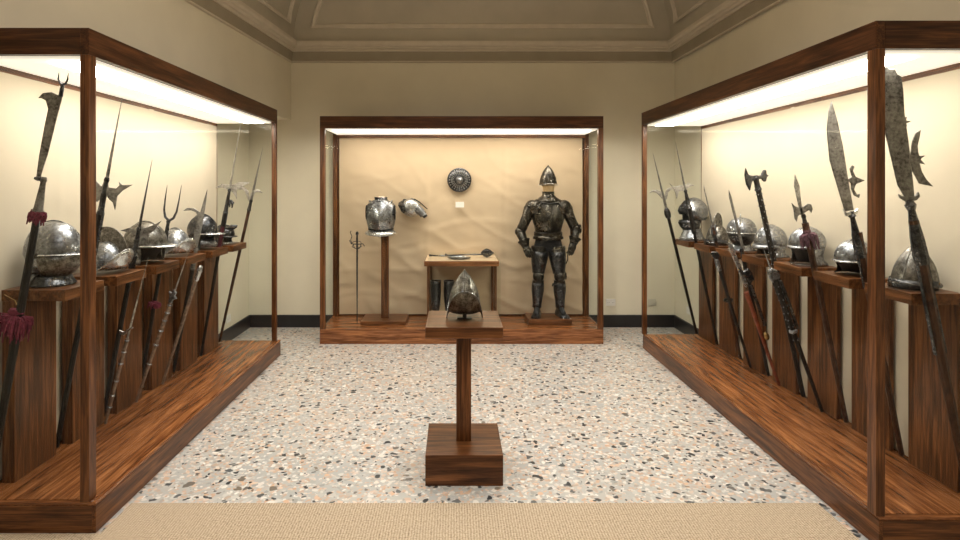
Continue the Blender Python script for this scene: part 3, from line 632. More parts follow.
# L-1 closed helmet with pointed visor
t = helmet('close_helmet', 'large closed helmet with a pointed visor, nearest in the left case', 'helmet', (-2.265, 3.24, ZP), math.radians(-6), GLh, 1.14)
close_helmet(t, steel, steel_pitted, .29, comb=.008)
gorget(t, .002, .05, .065, .085, .03, steel_dark, -.01)
obj('neck_plate', shell([(.06,.0,.105,.085,0,-.005),(.035,.0,.125,.09,0,-.01),(.008,.0,.15,.08,0,-.012)], 24, PI*.6, PI*1.4, False), steel, t, solid=.003)
# morion
def morion(label, loc, rz, group, m, mb, comb, sc=1.0, a=.105, b=.095, h=.13, lift=.07, name='morion', bright=None, outf=.075, outs=.035, droop=.012, mc=None, z0=.022):
    t = helmet(name, label, 'helmet', loc, rz, group, sc)
    SK = obj('skull', shell([(z0,a,a,b,0)]+dome_rows(z0+.02, h, a*.99, b*.99, 12, .9, 1.05), 48), m, t, ang=2, solid=.002)
    brim(a, b, z0, outf, outs, lift, droop, mb, t)
    if comb: comb_plate(a, z0+.02, h, comb, mc or m, SK, 0, .007, .04, .96)
    rivets([(a*math.cos(u)*1.01, b*math.sin(u)*1.01, z0+.016) for u in [2*PI*k/16 for k in range(16)]], bronze_m, SK)
    return t
morion('morion with tall speckled comb and pale upswept brim, right of near left post', (-2.262, 3.71, ZP), math.radians(-8), GLh, steel, steel_bright, .085, 1.13, lift=.115, mc=steel_pitted, h=.135, outf=.035, outs=.035)
# burgonet
def burgonet(label, loc, rz, group, m, mp, sc=1.0, comb=.02, peak=.09, drop=.0, face=True, neck=True, h=.15, name='burgonet', a=.12, b=.1, za=.09, mcheek=None, tilt=0):
    t = helmet(name, label, 'helmet', loc, rz, group, sc)
    if tilt: t.rotation_euler[1] = tilt
    SK = obj('skull', shell([(za,a*.96,a*.9,b*.97,0)]+dome_rows(za+.025, h, a, b, 12, .95, 1), 48), m, t, ang=2, solid=.002)
    if comb: comb_plate(a, za+.025, h, comb, m, SK, 0, .007, .06, .9)
    obj('peak', shell([(za+.012,a*.97,0,b*.98,0),(za+.014-drop*.5,a+peak*.5,0,b*1.04,.15),(za+.008-drop,a+peak,0,b*1.08,.3)], 32, -1.35, 1.35, False), mp, t, ang=2, solid=.004)
    if face:   # cheek and nape plates leave a dark face opening
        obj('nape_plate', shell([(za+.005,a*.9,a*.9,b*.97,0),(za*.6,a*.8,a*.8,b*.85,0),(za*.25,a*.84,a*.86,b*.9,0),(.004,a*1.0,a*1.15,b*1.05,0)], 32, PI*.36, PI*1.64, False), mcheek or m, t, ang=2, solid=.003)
        obj('interior_shade', shell([(.02,a*.3,a*.6,b*.7,0),(za*.6,a*.55,a*.7,b*.8,0),(za,a*.85,a*.75,b*.86,0),(za+.05,a*.8,a*.8,b*.8,0),(za+.09,a*.5,a*.5,b*.5,0)], 24), void_m, t)  # black shell painted as the shade inside the face opening
        rivets([(a*.84*math.cos(u), b*.92*math.sin(u), za*.9) for u in (1.15,1.3,1.6,1.9,-1.15,-1.3,-1.6,-1.9)], bronze_m, SK)
    return t
t = burgonet('round-skulled burgonet with a long pale peak, third in the left case', (-2.258, 4.17, ZP), math.radians(-12), GLh, steel_pitted, steel_bright, 1.12, .010, .11, .0, True, h=.135, a=.135, b=.118, za=.105)
t = morion('low morion with an upswept boat-shaped brim, fourth in the left case', (-2.265, 4.63, ZP), math.radians(-20), GLh, steel, steel_bright, .010, 1.18, lift=.10, h=.14, outf=.03)
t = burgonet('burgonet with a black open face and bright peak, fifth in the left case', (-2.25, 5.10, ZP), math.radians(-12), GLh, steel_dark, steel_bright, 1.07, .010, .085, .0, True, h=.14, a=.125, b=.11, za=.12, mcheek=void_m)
obj('chin_plate', shell([(.09,.1,0,.085,.4),(.05,.125,0,.09,.5),(.02,.12,0,.09,.4)], 24, -1.3, 1.3, False), steel, t, solid=.003, ang=2)
t = burgonet('small dark olive helmet with a raised peak, farthest in the left case', (-2.25, 5.57, ZP), math.radians(-15), GLh, steel_dark, steel_dark, .92, .0, .05, .0, True, h=.11, a=.115, b=.1, za=.07)
obj('raised_visor', shell([(.15,.12,0,.07,.3),(.175,.16,0,.06,.4),(.2,.17,0,.045,.4)], 20, -1.2, 1.2, False), steel_dark, t, solid=.004)
brim(.1, .09, .012, .05, .04, .005, .003, steel_bright, t, name='lower_flange')
# right case
def cabasset(label, loc, rz, group, m, sc=1.0, a=.1, b=.095, h=.22, name='cabasset', mb=None, lift=.03, outf=.04, outs=.022, droop=.0, lean=-.02, z0=.02):
    t = helmet(name, label, 'helmet', loc, rz, group, sc)
    SK = obj('skull', shell(almond_rows(z0, h, a, b, lean), 48), m, t, ang=2, solid=.002)
    brim(a, b, z0, outf, outs, lift, droop, mb or m, t)
    bm = BM(); P = almond_rows(z0, h, a, b, lean)
    tube(bm, [(r[1]+r[5]+.001, 0, r[0]) for r in P[1:]] + [(-r[2]+r[5]-.001, 0, r[0]) for r in reversed(P[1:])], .004, 6)
    obj('ridge', bm, m, SK)
    rivets([(a*math.cos(u)*1.02, b*math.sin(u)*1.02, z0+.018) for u in [2*PI*k/14 for k in range(14)]], bronze_m, SK)
    obj('interior_shade', shell([(z0-.004,a*.97,a*.97,b*.97,0),(z0+.01,a*.6,a*.6,b*.6,0),(z0+.02,.01,.01,.01,0)], 24), void_m, t)  # black underside, shade inside the skull put in as colour
    return t
t = cabasset('engraved almond-shaped cabasset, nearest in the right case', (2.525, 3.125, ZP), math.radians(205), GRh, steel_pitted, .96, .112, .108, .235, lift=.02, outf=.018, outs=.015, lean=-.01)
obj('dark_brow', shell([(.005,.135,0,.12,.1),(.03,.13,0,.119,.1),(.055,.118,0,.116,.05)], 32, -1.5, 1.5, False), steel_dark, t, solid=.003)  # dark band standing in for the shaded opening under the front
bm = BM(); tube(bm, [(-.13,.0,.03), (-.155,.01,.05), (-.15,-.01,.075), (-.125,0,.07)], .005, 8); obj('ring', bm, bronze_m, t)
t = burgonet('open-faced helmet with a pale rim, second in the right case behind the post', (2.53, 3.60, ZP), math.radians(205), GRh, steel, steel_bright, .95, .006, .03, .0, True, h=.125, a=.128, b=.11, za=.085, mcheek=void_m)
t = burgonet('rounded helmet with a riveted black face opening, third in the right case', (2.525, 4.075, ZP), math.radians(200), GRh, steel, steel, .96, .006, .025, .012, True, h=.125, a=.135, b=.112, za=.13)
brim(.1, .09, .006, .02, .015, .0, .0, steel_bright, t, name='neck_flange')
t = burgonet('rounded burgonet with a sloping peak beside the studded poleaxe', (2.525, 4.545, ZP), math.radians(200), GRh, steel, steel, .96, .006, .045, .03, True, h=.14, a=.135, b=.112, za=.095)
# egg-shaped closed helmet facing the aisle corner
t = helmet('close_helmet', 'closed egg-shaped helmet with an upright plume holder in the right case', 'helmet', (2.53, 5.015, ZP), math.radians(238), GRh, 1.0)
obj('skull', shell([(.15,.125,.125,.122,0)]+dome_rows(.165, .12, .128, .122, 12, .9, 1), 48), steel, t, ang=2, solid=.002)
obj('bevor', shell([(.035,.05,.06,.05,.3),(.05,.09,.08,.07,.35),(.085,.118,.1,.095,.35),(.12,.132,.115,.112,.3),(.15,.138,.125,.12,.25)], 40), steel_dark, t, ang=2)
obj('sight_rim', shell([(.148,.137,.127,.124,.2),(.153,.144,.132,.13,.2),(.158,.137,.127,.124,.2)], 40, cap=False), steel_bright, t, ang=2, solid=.003)
bm = BM(); tube(bm, [(.11,0,.2), (.1,0,.27), (.09,0,.325)], [.006,.01,.003], 8); obj('plume_holder', bm, steel_bright, t)
gorget(t, .002, .05, .06, .07, .05, steel, 0)
t = morion('morion with a tall fin comb, between the egg-shaped and tall visored helmets', (2.535, 5.49, ZP), math.radians(222), GRh, steel_pitted, steel_pitted, 0, 1.0, .1, .1, .15, .02, outf=.03, outs=.02)
comb_plate(.095, .045, .15, .11, steel_pitted, t, -.01, .012, .2, .8)
obj('dark_brow', shell([(.0,.14,0,.115,.2),(.03,.125,0,.112,.2),(.05,.11,0,.106,.05)], 32, -1.4, 1.4, False), steel_dark, t, solid=.003)
# tall visored helmet
t = helmet('close_helmet', 'tall visored helmet with an open face slit, farthest in the right case', 'helmet', (2.485, 5.955, ZP), math.radians(190), GRh, 1.1)
obj('skull', shell([(.19,.05,.11,.09,0,-.02),(.235,.1,.13,.108,0,-.02)]+dome_rows(.265, .13, .132, .11, 12, .95, 1, -.02), 48), steel, t, ang=2, solid=.002)
comb_plate(.132, .265, .13, .008, steel, t, -.02, .006)
obj('visor', shell([(.245,.125,0,.105,.35),(.28,.14,0,.108,.3),(.32,.12,0,.1,.2),(.375,.07,0,.06,.1)], 28, -.9, .9, False), steel_dark, t, ang=2, solid=.004)
obj('bevor', shell([(.10,.09,.07,.075,.3),(.13,.12,.075,.085,.4),(.165,.14,.08,.092,.4),(.19,.13,.085,.09,.35)], 32, -2.0, 2.0, False), steel_dark, t, ang=2, solid=.003)
gorget(t, .002, .115, .075, .075, .05, steel, 0)
obj('interior_shade', shell([(.09,.06,.06,.06,0),(.2,.085,.09,.08,0),(.3,.09,.09,.08,0)], 24), void_m, t)  # black core standing in for shade behind the visor
# ------------------------------------------------------------------ centre pedestal with glazed helmet
PXC, PY0 = .06, 3.335
t = thing('pedestal', 'square-based walnut pedestal standing alone on the terrazzo floor', 'pedestal', (PXC, PY0+.228, 0))
wbox('base', (-.228, .228, -.228, .228, 0, .18), wood_x, t, .003)
wbox('column', (-.046, .046, -.046, .046, .18, .862), wood_z, t, .002)
wbox('top', (-.228, .228, -.228, .228, .862, .928), wood_x, t, .003)
g = thing('glass_cover', 'clear glass box cover over the pointed helmet on the pedestal', 'glass cover', (PXC, PY0+.228, .9285))
for d in ((-.215,.215,-.215,-.209,0,.385), (-.215,.215,.209,.215,0,.385), (-.215,-.209,-.209,.209,0,.385), (.209,.215,-.209,.209,0,.385), (-.215,.215,-.215,.215,.385,.391)):
    wbox('pane', d, glass, g, 0)
t = helmet('morion', 'pointed dark morion on a small black stand under the pedestal glass', 'helmet', (.066, 3.57, .929), math.radians(270), 'x')
del t['group']
obj('skull', shell(almond_rows(.055, .245, .105, .1, 0), 48), steel_pitted, t, ang=2, solid=.002)
rs = []
for k in range(7):
    f = k/6; r = []
    for i in range(56):
        u = 2*PI*i/56; c, s = math.cos(u), math.sin(u); ww = .012+.04*abs(c)**2
        r.append(((.105+ww*f)*c, (.1+ww*f*.9)*s, .055 + .14*abs(c)**1.8*f - .053*abs(s)**3*f**.8))
    rs.append(r)
obj('brim', rings(BM(), rs, cap=False), steel_pitted, t, True, solid=.003, ang=2)
bm = BM(); P = almond_rows(.055, .245, .105, .1, 0)
tube(bm, [(r[1]+.001, 0, r[0]) for r in P[1:]] + [(-r[2]-.001, 0, r[0]) for r in reversed(P[1:])], [.006]*18, 6); obj('comb_ridge', bm, steel_pitted, t)
rim_roll([((.105+(.012+.04*math.cos(u)**2))*math.cos(u), (.1+(.012+.04*math.cos(u)**2)*.9)*math.sin(u), .055+.14*abs(math.cos(u))**1.8-.053*abs(math.sin(u))**3) for u in [2*PI*k/48 for k in range(49)]], .0035, steel, t)
obj('interior_shade', shell([(.045,.098,.098,.093,0),(.1,.098,.098,.093,0),(.19,.07,.07,.066,0),(.24,.03,.03,.03,0)], 24), void_m, t)  # black shell standing in for shade under the raised brim
st = thing('helmet_stand', 'small black post stand holding up the pointed morion', 'stand', (.066, 3.57, .929))
wbox('post', (-.012, .012, -.012, .012, .004, .062), black_pl, st, .002); wbox('foot', (-.045, .045, -.03, .03, 0, .004), black_pl, st, .001)
# ------------------------------------------------------------------ inside the back case
ZF = .1605
# torso stand
t = thing('wooden_stand', 'walnut post stand on a rectangular base holding the cuirass', 'stand', (-.815, 6.75, ZF))
wbox('base', (-.26, .26, -.2, .2, 0, .045), wood_x, t, .003); wbox('post', (-.045, .045, -.03, .03, .045, 1.25), wood_z, t, .002)
t = thing('cuirass', 'polished steel cuirass mounted on the walnut post stand', 'cuirass', (-.868, 6.75, 1.18))
t.location = (-.865, 6.75, 1.18)
rows = [(.045,.115,.10,.14,.25),(.06,.115,.10,.142,.25),(.12,.145,.105,.158,.4),(.2,.155,.11,.175,.35),(.28,.14,.11,.178,.2),(.34,.118,.105,.172,.1),(.38,.095,.09,.15,.05),(.405,.085,.08,.10,0),(.42,.08,.08,.08,0)]
rows = [(z, a, b_, w_, s_) for z, a, b_, w_, s_ in rows]
ch = thing; 
bp = obj('breastplate', shell(rows, 48, cap=False), steel, t, ang=2, solid=.003); bp.rotation_euler = (0,0,-PI/2)
fl = obj('waist_flange', shell([(.062,.118,.105,.145,.25),(.04,.15,.12,.175,.3,0,-.12),(.025,.165,.13,.19,.3,0,-.18)], 48, cap=False), steel_bright, t, ang=2, solid=.003); fl.rotation_euler = (0,0,-PI/2)
bl = obj('belt', shell([(.07,.121,.107,.147,.25,0,-.1),(.088,.124,.11,.15,.25,0,-.1)], 48, cap=False), void_m, t, ang=2, solid=.004); bl.rotation_euler = (0,0,-PI/2)
nk = obj('neck_rim', shell([(.40,.09,.085,.095,0),(.425,.075,.07,.075,0),(.45,.078,.07,.078,0)], 32, cap=False), steel_dark, t, ang=2, solid=.004); nk.rotation_euler = (0,0,-PI/2)
for s in (-1, 1):
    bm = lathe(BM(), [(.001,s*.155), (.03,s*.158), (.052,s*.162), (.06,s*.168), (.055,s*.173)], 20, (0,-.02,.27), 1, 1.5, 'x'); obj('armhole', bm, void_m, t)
    bm = tube(BM(), [(s*.1,-.07,.38), (s*.135,-.03,.405), (s*.12,.04,.395)], [.012,.016,.012], 6, .5); obj('shoulder_strap', bm, steel_bright, t)
obj('mannequin_neck', lathe(BM(), [(.055,.39),(.052,.44),(.04,.46),(.001,.462)], 20), plain('pale_linen', (.7,.5,.36), .8), t)
# pauldron on the canvas
t = thing('pauldron', 'detached steel shoulder guard hanging on the canvas beside the cuirass', 'pauldron', (-.525, 6.955, 1.5))
def rotz(o, a): o.rotation_euler = a; return o
p1 = obj('shoulder_cup', shell(dome_rows(0, .1, .12, .115, 10, .8, 1), 36), steel_bright, t, ang=2, solid=.003); p1.location = (.0, .03, 0); p1.rotation_euler = (PI/2, .25, 0); 
bm = BM()
for k in range(4): 
    f = k/3
    tube(bm, [(-.09-.016*k, .02, .09-.01*k), (-.085-.018*k, -.05+.012*k, .03), (-.07-.01*k, -.05+.012*k, -.04), (-.04-.0*k, .02, -.10)], [.014,.018,.018,.012], 8, .5)
obj('lames', bm, steel_dark, t)
bm = tube(BM(), [(.07,-.02,-.01), (.12,-.02,-.05), (.145,-.01,-.08), (.155,-.01,-.1)], [.055,.05,.042,.046], 14); obj('arm_plate', bm, steel, t, ang=.6)
bm = tube(BM(), [(.15,-.01,-.06), (.17,-.01,-.1), (.15,-.01,-.12)], [.03,.035,.02], 10); obj('end_plate', bm, steel_dark, t)
bm = tube(BM(), [(-.1,.02,.095), (.0,-.01,.105), (.05,-.02,.1), (.1,0,.07), (.2,.01,-.02)], .006, 6); obj('rolled_edge', bm, steel_dark, t)
wbox('hook', (-.02, .02, .0, .085, -.005, .005), black_pl, t, 0)
# rapier
t = thing('rapier', 'swept-hilt rapier standing upright beside the cuirass stand', 'sword', (-1.125, 6.62, ZF))
obj('blade', tube(BM(), [(0,0,0), (0,0,.05), (0,0,.5), (0,0,.93)], [.002,.006,.009,.011], 4, .45), steel_dark, t, False)
bm = BM(); lathe(bm, [(.010,.93),(.012,.98),(.009,1.03)], 8); obj('grip', bm, void_m, t)
bm = BM(); ball(bm, (0,0,1.05), .018, sz=1.4); obj('pommel', bm, steel_dark, t)
bm = BM(); tube(bm, [(-.09,0,.97), (-.07,0,.93), (0,0,.925), (.07,0,.93), (.085,0,.9)], [.005,.005,.007,.005,.006], 6)
tube(bm, [(-.06,0,.93), (-.075,0,.97), (-.06,0,1.02), (-.08,0,1.06), (-.07,0,1.08)], .005, 6)
tube(bm, [(.04,0,.925), (.055,-.03,.9), (.0,-.05,.88), (-.055,-.03,.9), (-.04,0,.925)], .0045, 6)
tube(bm, [(.05,0,.93), (.04,-.02,.96), (0,-.035,.965), (-.04,-.02,.955), (-.06,0,.94)], .004, 6)
tube(bm, [(-.045,0,.925), (-.03,0,.88), (0,0,.87), (.03,0,.88), (.045,0,.925)], .0045, 6)
obj('hilt_guard', bm, steel_dark, t)
# round shield
t = thing('round_shield', 'small round embossed steel shield mounted high on the tan canvas', 'shield', (.066, 7.0, 1.836))
obj('disc', lathe(BM(), [(.001,-.035),(.09,-.028),(.13,-.014),(.138,-.004),(.138,.004),(.001,.006)], 48, axis='y'), steel_dark, t, ang=.8)
obj('boss', lathe(BM(), [(.001,-.085),(.012,-.083),(.03,-.07),(.042,-.045),(.05,-.03),(.055,-.028)], 28, axis='y'), steel, t, ang=2)
bm = BM(); R = [(.138*math.cos(u), -.006, .138*math.sin(u)) for u in [2*PI*k/48 for k in range(49)]]; tube(bm, R, .011, 8); obj('rolled_rim', bm, steel_dark, t)
bm = BM()
for k in range(24):
    u = 2*PI*k/24; ball(bm, (.122*math.cos(u), -.02, .122*math.sin(u)), .008, u=6, v=4)
    tube(bm, [(.06*math.cos(u), -.033, .06*math.sin(u)), (.105*math.cos(u), -.029, .105*math.sin(u))], [.004,.009], 6)
obj('embossing', bm, steel_bright, t)
t = thing('label_block', 'small white label block on the canvas below the round shield', 'label', (.07, 6.99, 1.5))
wbox('card', (-.052, .052, -.03, -.022, .0, .068), white_m, t, .001); wbox('bracket', (-.04, .04, -.022, .015, .01, .02), white_m, t, .001)
# low table with sword, mace and dish
t = thing('table', 'small wooden display table behind the pedestal inside the back case', 'table', (.09, 6.78, ZF))
glare_wood = wood('table_top_glare', 'x', (.45,.32,.2), (.66,.5,.34), (.75,.6,.44), .3)  # wood colour lightened to carry the glass reflection on the tabletop
wbox('tabletop', (-.43, .425, -.28, .26, .685, .742), plat_x, t, .003); wbox('top_glare', (-.42, .415, -.27, .25, .742, .746), glare_wood, t, .001)
for x in (-.40, .365):
    for y in (-.26, .2): wbox('leg', (x, x+.035, y, y+.035, 0, .685), wood_z, t, .002)
ZT = ZF+.7465
t = thing('mace', 'flanged steel mace lying across the table with its head to the right', 'mace', (.13, 6.80, ZT+.034))
bm = tube(BM(), [(-.22,0,-.006), (.02,0,0), (.2,0,.006)], [.009,.008,.010], 8); obj('shaft', bm, steel_dark, t)
bm = lathe(BM(), [(.008,.19),(.018,.2),(.014,.23),(.02,.28),(.014,.32),(.016,.33),(.003,.35)], 10, (0,0,.022), axis='x')
for k in range(6):
    a = 2*PI*k/6+.3; pts = [(.19,.012),(.225,.04),(.26,.055),(.3,.04),(.335,.012)]
    vs = [bm.verts.new((x, math.cos(a)*r+dy*math.sin(a), .022+math.sin(a)*r-dy*math.cos(a))) for dy in (-.002,.002) for x, r in pts]
    bm.faces.new(vs[:5]); bm.faces.new(list(reversed(vs[5:])))
    for i in range(5): j = (i+1) % 5; bm.faces.new((vs[j], vs[i], vs[5+i], vs[5+j]))
obj('flanged_head', bm, steel_dark, t, False)
bm = lathe(BM(), [(.01,-.24),(.018,-.23),(.01,-.21)], 10, axis='x'); obj('grip_ring', bm, steel_dark, t)
t = thing('dagger', 'dark hilted dagger lying on the table left of the dish', 'dagger', (-.17, 6.86, ZT+.016))
bm = tube(BM(), [(-.02,0,0), (-.09,0,.004), (-.13,0,.006)], [.008,.011,.015], 8); obj('grip', bm, void_m, t)
bm = tube(BM(), [(-.01,-.05,0), (0,0,.004), (-.01,.05,0)], [.007,.01,.007], 8); obj('crossguard', bm, steel_dark, t)
bm = tube(BM(), [(0,0,0), (.2,0,-.004), (.3,0,-.006)], [.01,.008,.001], 4, .5); obj('blade', bm, steel, t)
t = thing('oval_plate', 'oval steel plate lying on the table in front of the mace', 'plate', (.06, 6.66, ZT))
obj('plate', lathe(BM(), [(.001,.008),(.06,.008),(.1,.012),(.135,.02),(.14,.024),(.13,.014),(.09,.002),(.001,.001)], 40, sx=1, sy=.55), steel, t, ang=2)
# greaves
def greave(label, x):
    t = thing('greave', label, 'leg armour', (x, 6.74, ZF), 0, 'greaves under the table')
    obj('shin_plate', shell([(.10,.045,.045,.038,0),(.14,.05,.055,.042,.1),(.25,.062,.075,.055,.1),(.36,.068,.08,.062,.1),(.44,.062,.06,.058,.1),(.48,.066,.064,.062,.1)], 28, cap=False), steel_dark, t, ang=2, solid=.003).rotation_euler = (0,0,-PI/2)
    obj('foot_plate', lathe(BM(), [(.04,.0),(.046,.01),(.045,.05),(.04,.1)], 20, (0,-.02,0), 1, 1.7), steel, t, ang=2)
    rim_roll([(.064*math.sin(u), -.066*math.cos(u), .481) for u in [2*PI*k/24 for k in range(25)]], .004, steel, t)
    for k in (0, 1): obj('buckle', lathe(BM(), [(.001,.05),(.012,.056),(.004,.062)], 8, (0,0,.2+.12*k), axis='x'), steel, t)
greave('left one of two dark steel greaves standing under the table', -.215)
greave('right one of two dark steel greaves, beside the morion in view', -.06)
# ------------------------------------------------------------------ suit of armour
t = thing('low_plinth', 'low walnut block under the suit of armour', 'plinth', (1.1, 6.70, ZF))
wbox('block', (-.25, .25, -.17, .17, 0, .074), wood_x, t, .003)
A = thing('suit_of_armour', 'full suit of dark steel armour on a mannequin in the back case', 'suit of armour', (1.11, 6.72, ZF+.0745))
fx, fy = 0, -1   # it faces the room
# continuous mannequin body (skin)
V = {'pel':((0,0,.88),.115), 'wai':((0,0,1.0),.105), 'che':((0,0,1.2),.13), 'upc':((0,0,1.31),.11), 'nec':((0,0,1.42),.052), 'hd0':((0,-.02,1.475),.074), 'hd1':((0,-.02,1.55),.082), 'hd2':((0,-.01,1.64),.05)}
E_ = [('pel','wai'),('wai','che'),('che','upc'),('upc','nec'),('nec','hd0'),('hd0','hd1'),('hd1','hd2')]
JA = {}
for s, n in ((-1,'l'), (1,'r')):
    el = (s*.325, .03, .985+.035*(s>0)); wr = (s*(.285 if s<0 else .295), -.06, .86+.03*(s>0)); hn = (s*.255, -.09, .77+.01*(s>0))
    kn = (s*.122+(.005 if s>0 else 0), -.035, .47); an = (s*.13+(.012 if s>0 else 0), .01, .10)
    V.update({'sh'+n:((s*.17,0,1.29),.062), 'el'+n:(el,.045), 'wr'+n:(wr,.032), 'ha'+n:(hn,.028), 'hi'+n:((s*.095,0,.82),.095), 'kn'+n:(kn,.055), 'an'+n:(an,.038), 'to'+n:((an[0]+s*.025,-.13,.035),.03)})
    E_ += [('upc','sh'+n),('sh'+n,'el'+n),('el'+n,'wr'+n),('wr'+n,'ha'+n),('pel','hi'+n),('hi'+n,'kn'+n),('kn'+n,'an'+n),('an'+n,'to'+n)]
    JA[n] = dict(sh=Vector((s*.19,0,1.29)), el=Vector(el), wr=Vector(wr), ha=Vector(hn), hi=Vector((s*.095,0,.82)), kn=Vector(kn), an=Vector(an), s=s)
names = list(V); me = bpy.data.meshes.new('mannequin_body')
me.from_pydata([V[n][0] for n in names], [(names.index(a), names.index(b)) for a, b in E_], [])
tmp = bpy.data.objects.new('tmp', me); C.objects.link(tmp)
sm = tmp.modifiers.new('sk', 'SKIN'); sd = me.skin_vertices[0].data
for i, n in enumerate(names): sd[i].radius = (V[n][1],)*2
sd[0].use_root = True
su = tmp.modifiers.new('su', 'SUBSURF'); su.levels = su.render_levels = 2
dg = bpy.context.evaluated_depsgraph_get(); me2 = bpy.data.meshes.new_from_object(tmp.evaluated_get(dg))
bpy.data.objects.remove(tmp)
body = bpy.data.objects.new('mannequin', me2); C.objects.link(body); body.parent = A
me2.materials.clear(); me2.materials.append(cloth_dark); me2.materials.append(tan_cloth)
for p in me2.polygons: p.use_smooth = True; p.material_index = 1 if p.center.z > 1.44 else 0
def face_y(o): o.rotation_euler = (0,0,-PI/2); return o    # local +X front -> -Y
# helmet
hz = 1.535
o = face_y(obj('helmet', shell(almond_rows(hz, .235, .118, .1, 0), 48), armour_m, A, ang=2, solid=.003))
br = brim(.115, .1, hz, .05, .018, .02, .0, steel_bright, A, name='helmet_brim'); face_y(br)
bm = BM(); P = almond_rows(hz, .235, .115, .1, 0); tube(bm, [(0, -r[1]-.001, r[0]) for r in P[1:]], .005, 6); obj('helmet_ridge', bm, armour_m, A)
rivets([(.102*math.sin(u), -.117*math.cos(u), hz+.02) for u in [2*PI*k/16 for k in range(16)]], bronze_m, A)
# collar
face_y(obj('collar', shell([(1.455,.075,.07,.068,.1),(1.46,.08,.075,.073,.1),(1.425,.075,.07,.07,.1),(1.40,.085,.08,.085,.1),(1.37,.13,.11,.13,.1),(1.345,.15,.12,.16,.1)], 36, cap=False), armour_m, A, ang=.9, solid=.003))
# breast and back
rows = [(.985,.125,.11,.145,.15),(1.0,.14,.115,.15,.25),(1.04,.17,.12,.16,.4),(1.10,.185,.13,.178,.35),(1.18,.175,.135,.195,.25),(1.25,.155,.13,.20,.15),(1.31,.13,.125,.19,.08),(1.355,.11,.11,.155,0),(1.385,.09,.09,.11,0)]
face_y(obj('breastplate', shell(rows, 56, cap=False), armour_m, A, ang=2, solid=.003))
bm = BM(); tube(bm, [(-.17,-.09,1.19), (-.14,-.13,1.28), (-.1,-.135,1.34), (0,-.145,1.325), (.1,-.135,1.34), (.14,-.13,1.28), (.17,-.09,1.19)], .007, 6); obj('breast_border', bm, steel, A)
bm = BM(); tube(bm, [(0,-r[1]-.001,r[0]) for r in rows[1:7]], [.004,.006,.008,.007,.005,.003], 6); obj('breast_ridge', bm, armour_m, A)
face_y(obj('belt', shell([(.945,.15,.125,.16,.15),(.95,.157,.13,.167,.15),(.965,.154,.13,.165,.15),(.98,.157,.13,.167,.15),(.99,.15,.125,.16,.15)], 48, cap=False), bronze_m if False else armour_m, A, ang=.6, solid=.004))
wbox('belt_buckle', (-.022, .022, -.172, -.155, .955, .98), armour_m, A, .003)
face_y(obj('fauld', shell([(.95,.152,.127,.163,.1),(.925,.16,.135,.172,.1),(.93,.166,.14,.178,.1),(.905,.17,.145,.182,.1)], 48, cap=False), armour_m, A, ang=.6, solid=.003))
def along(name, a, b, rad, m, seg=20, flat=1.0, parent=A, ang=.7):
    """plate tube from a to b, rad = [(f, r)]"""
    return obj(name, tube(BM(), [a+(b-a)*f for f, r in rad], [r for f, r in rad], seg, flat, False), m, parent, ang=ang, solid=.0025)
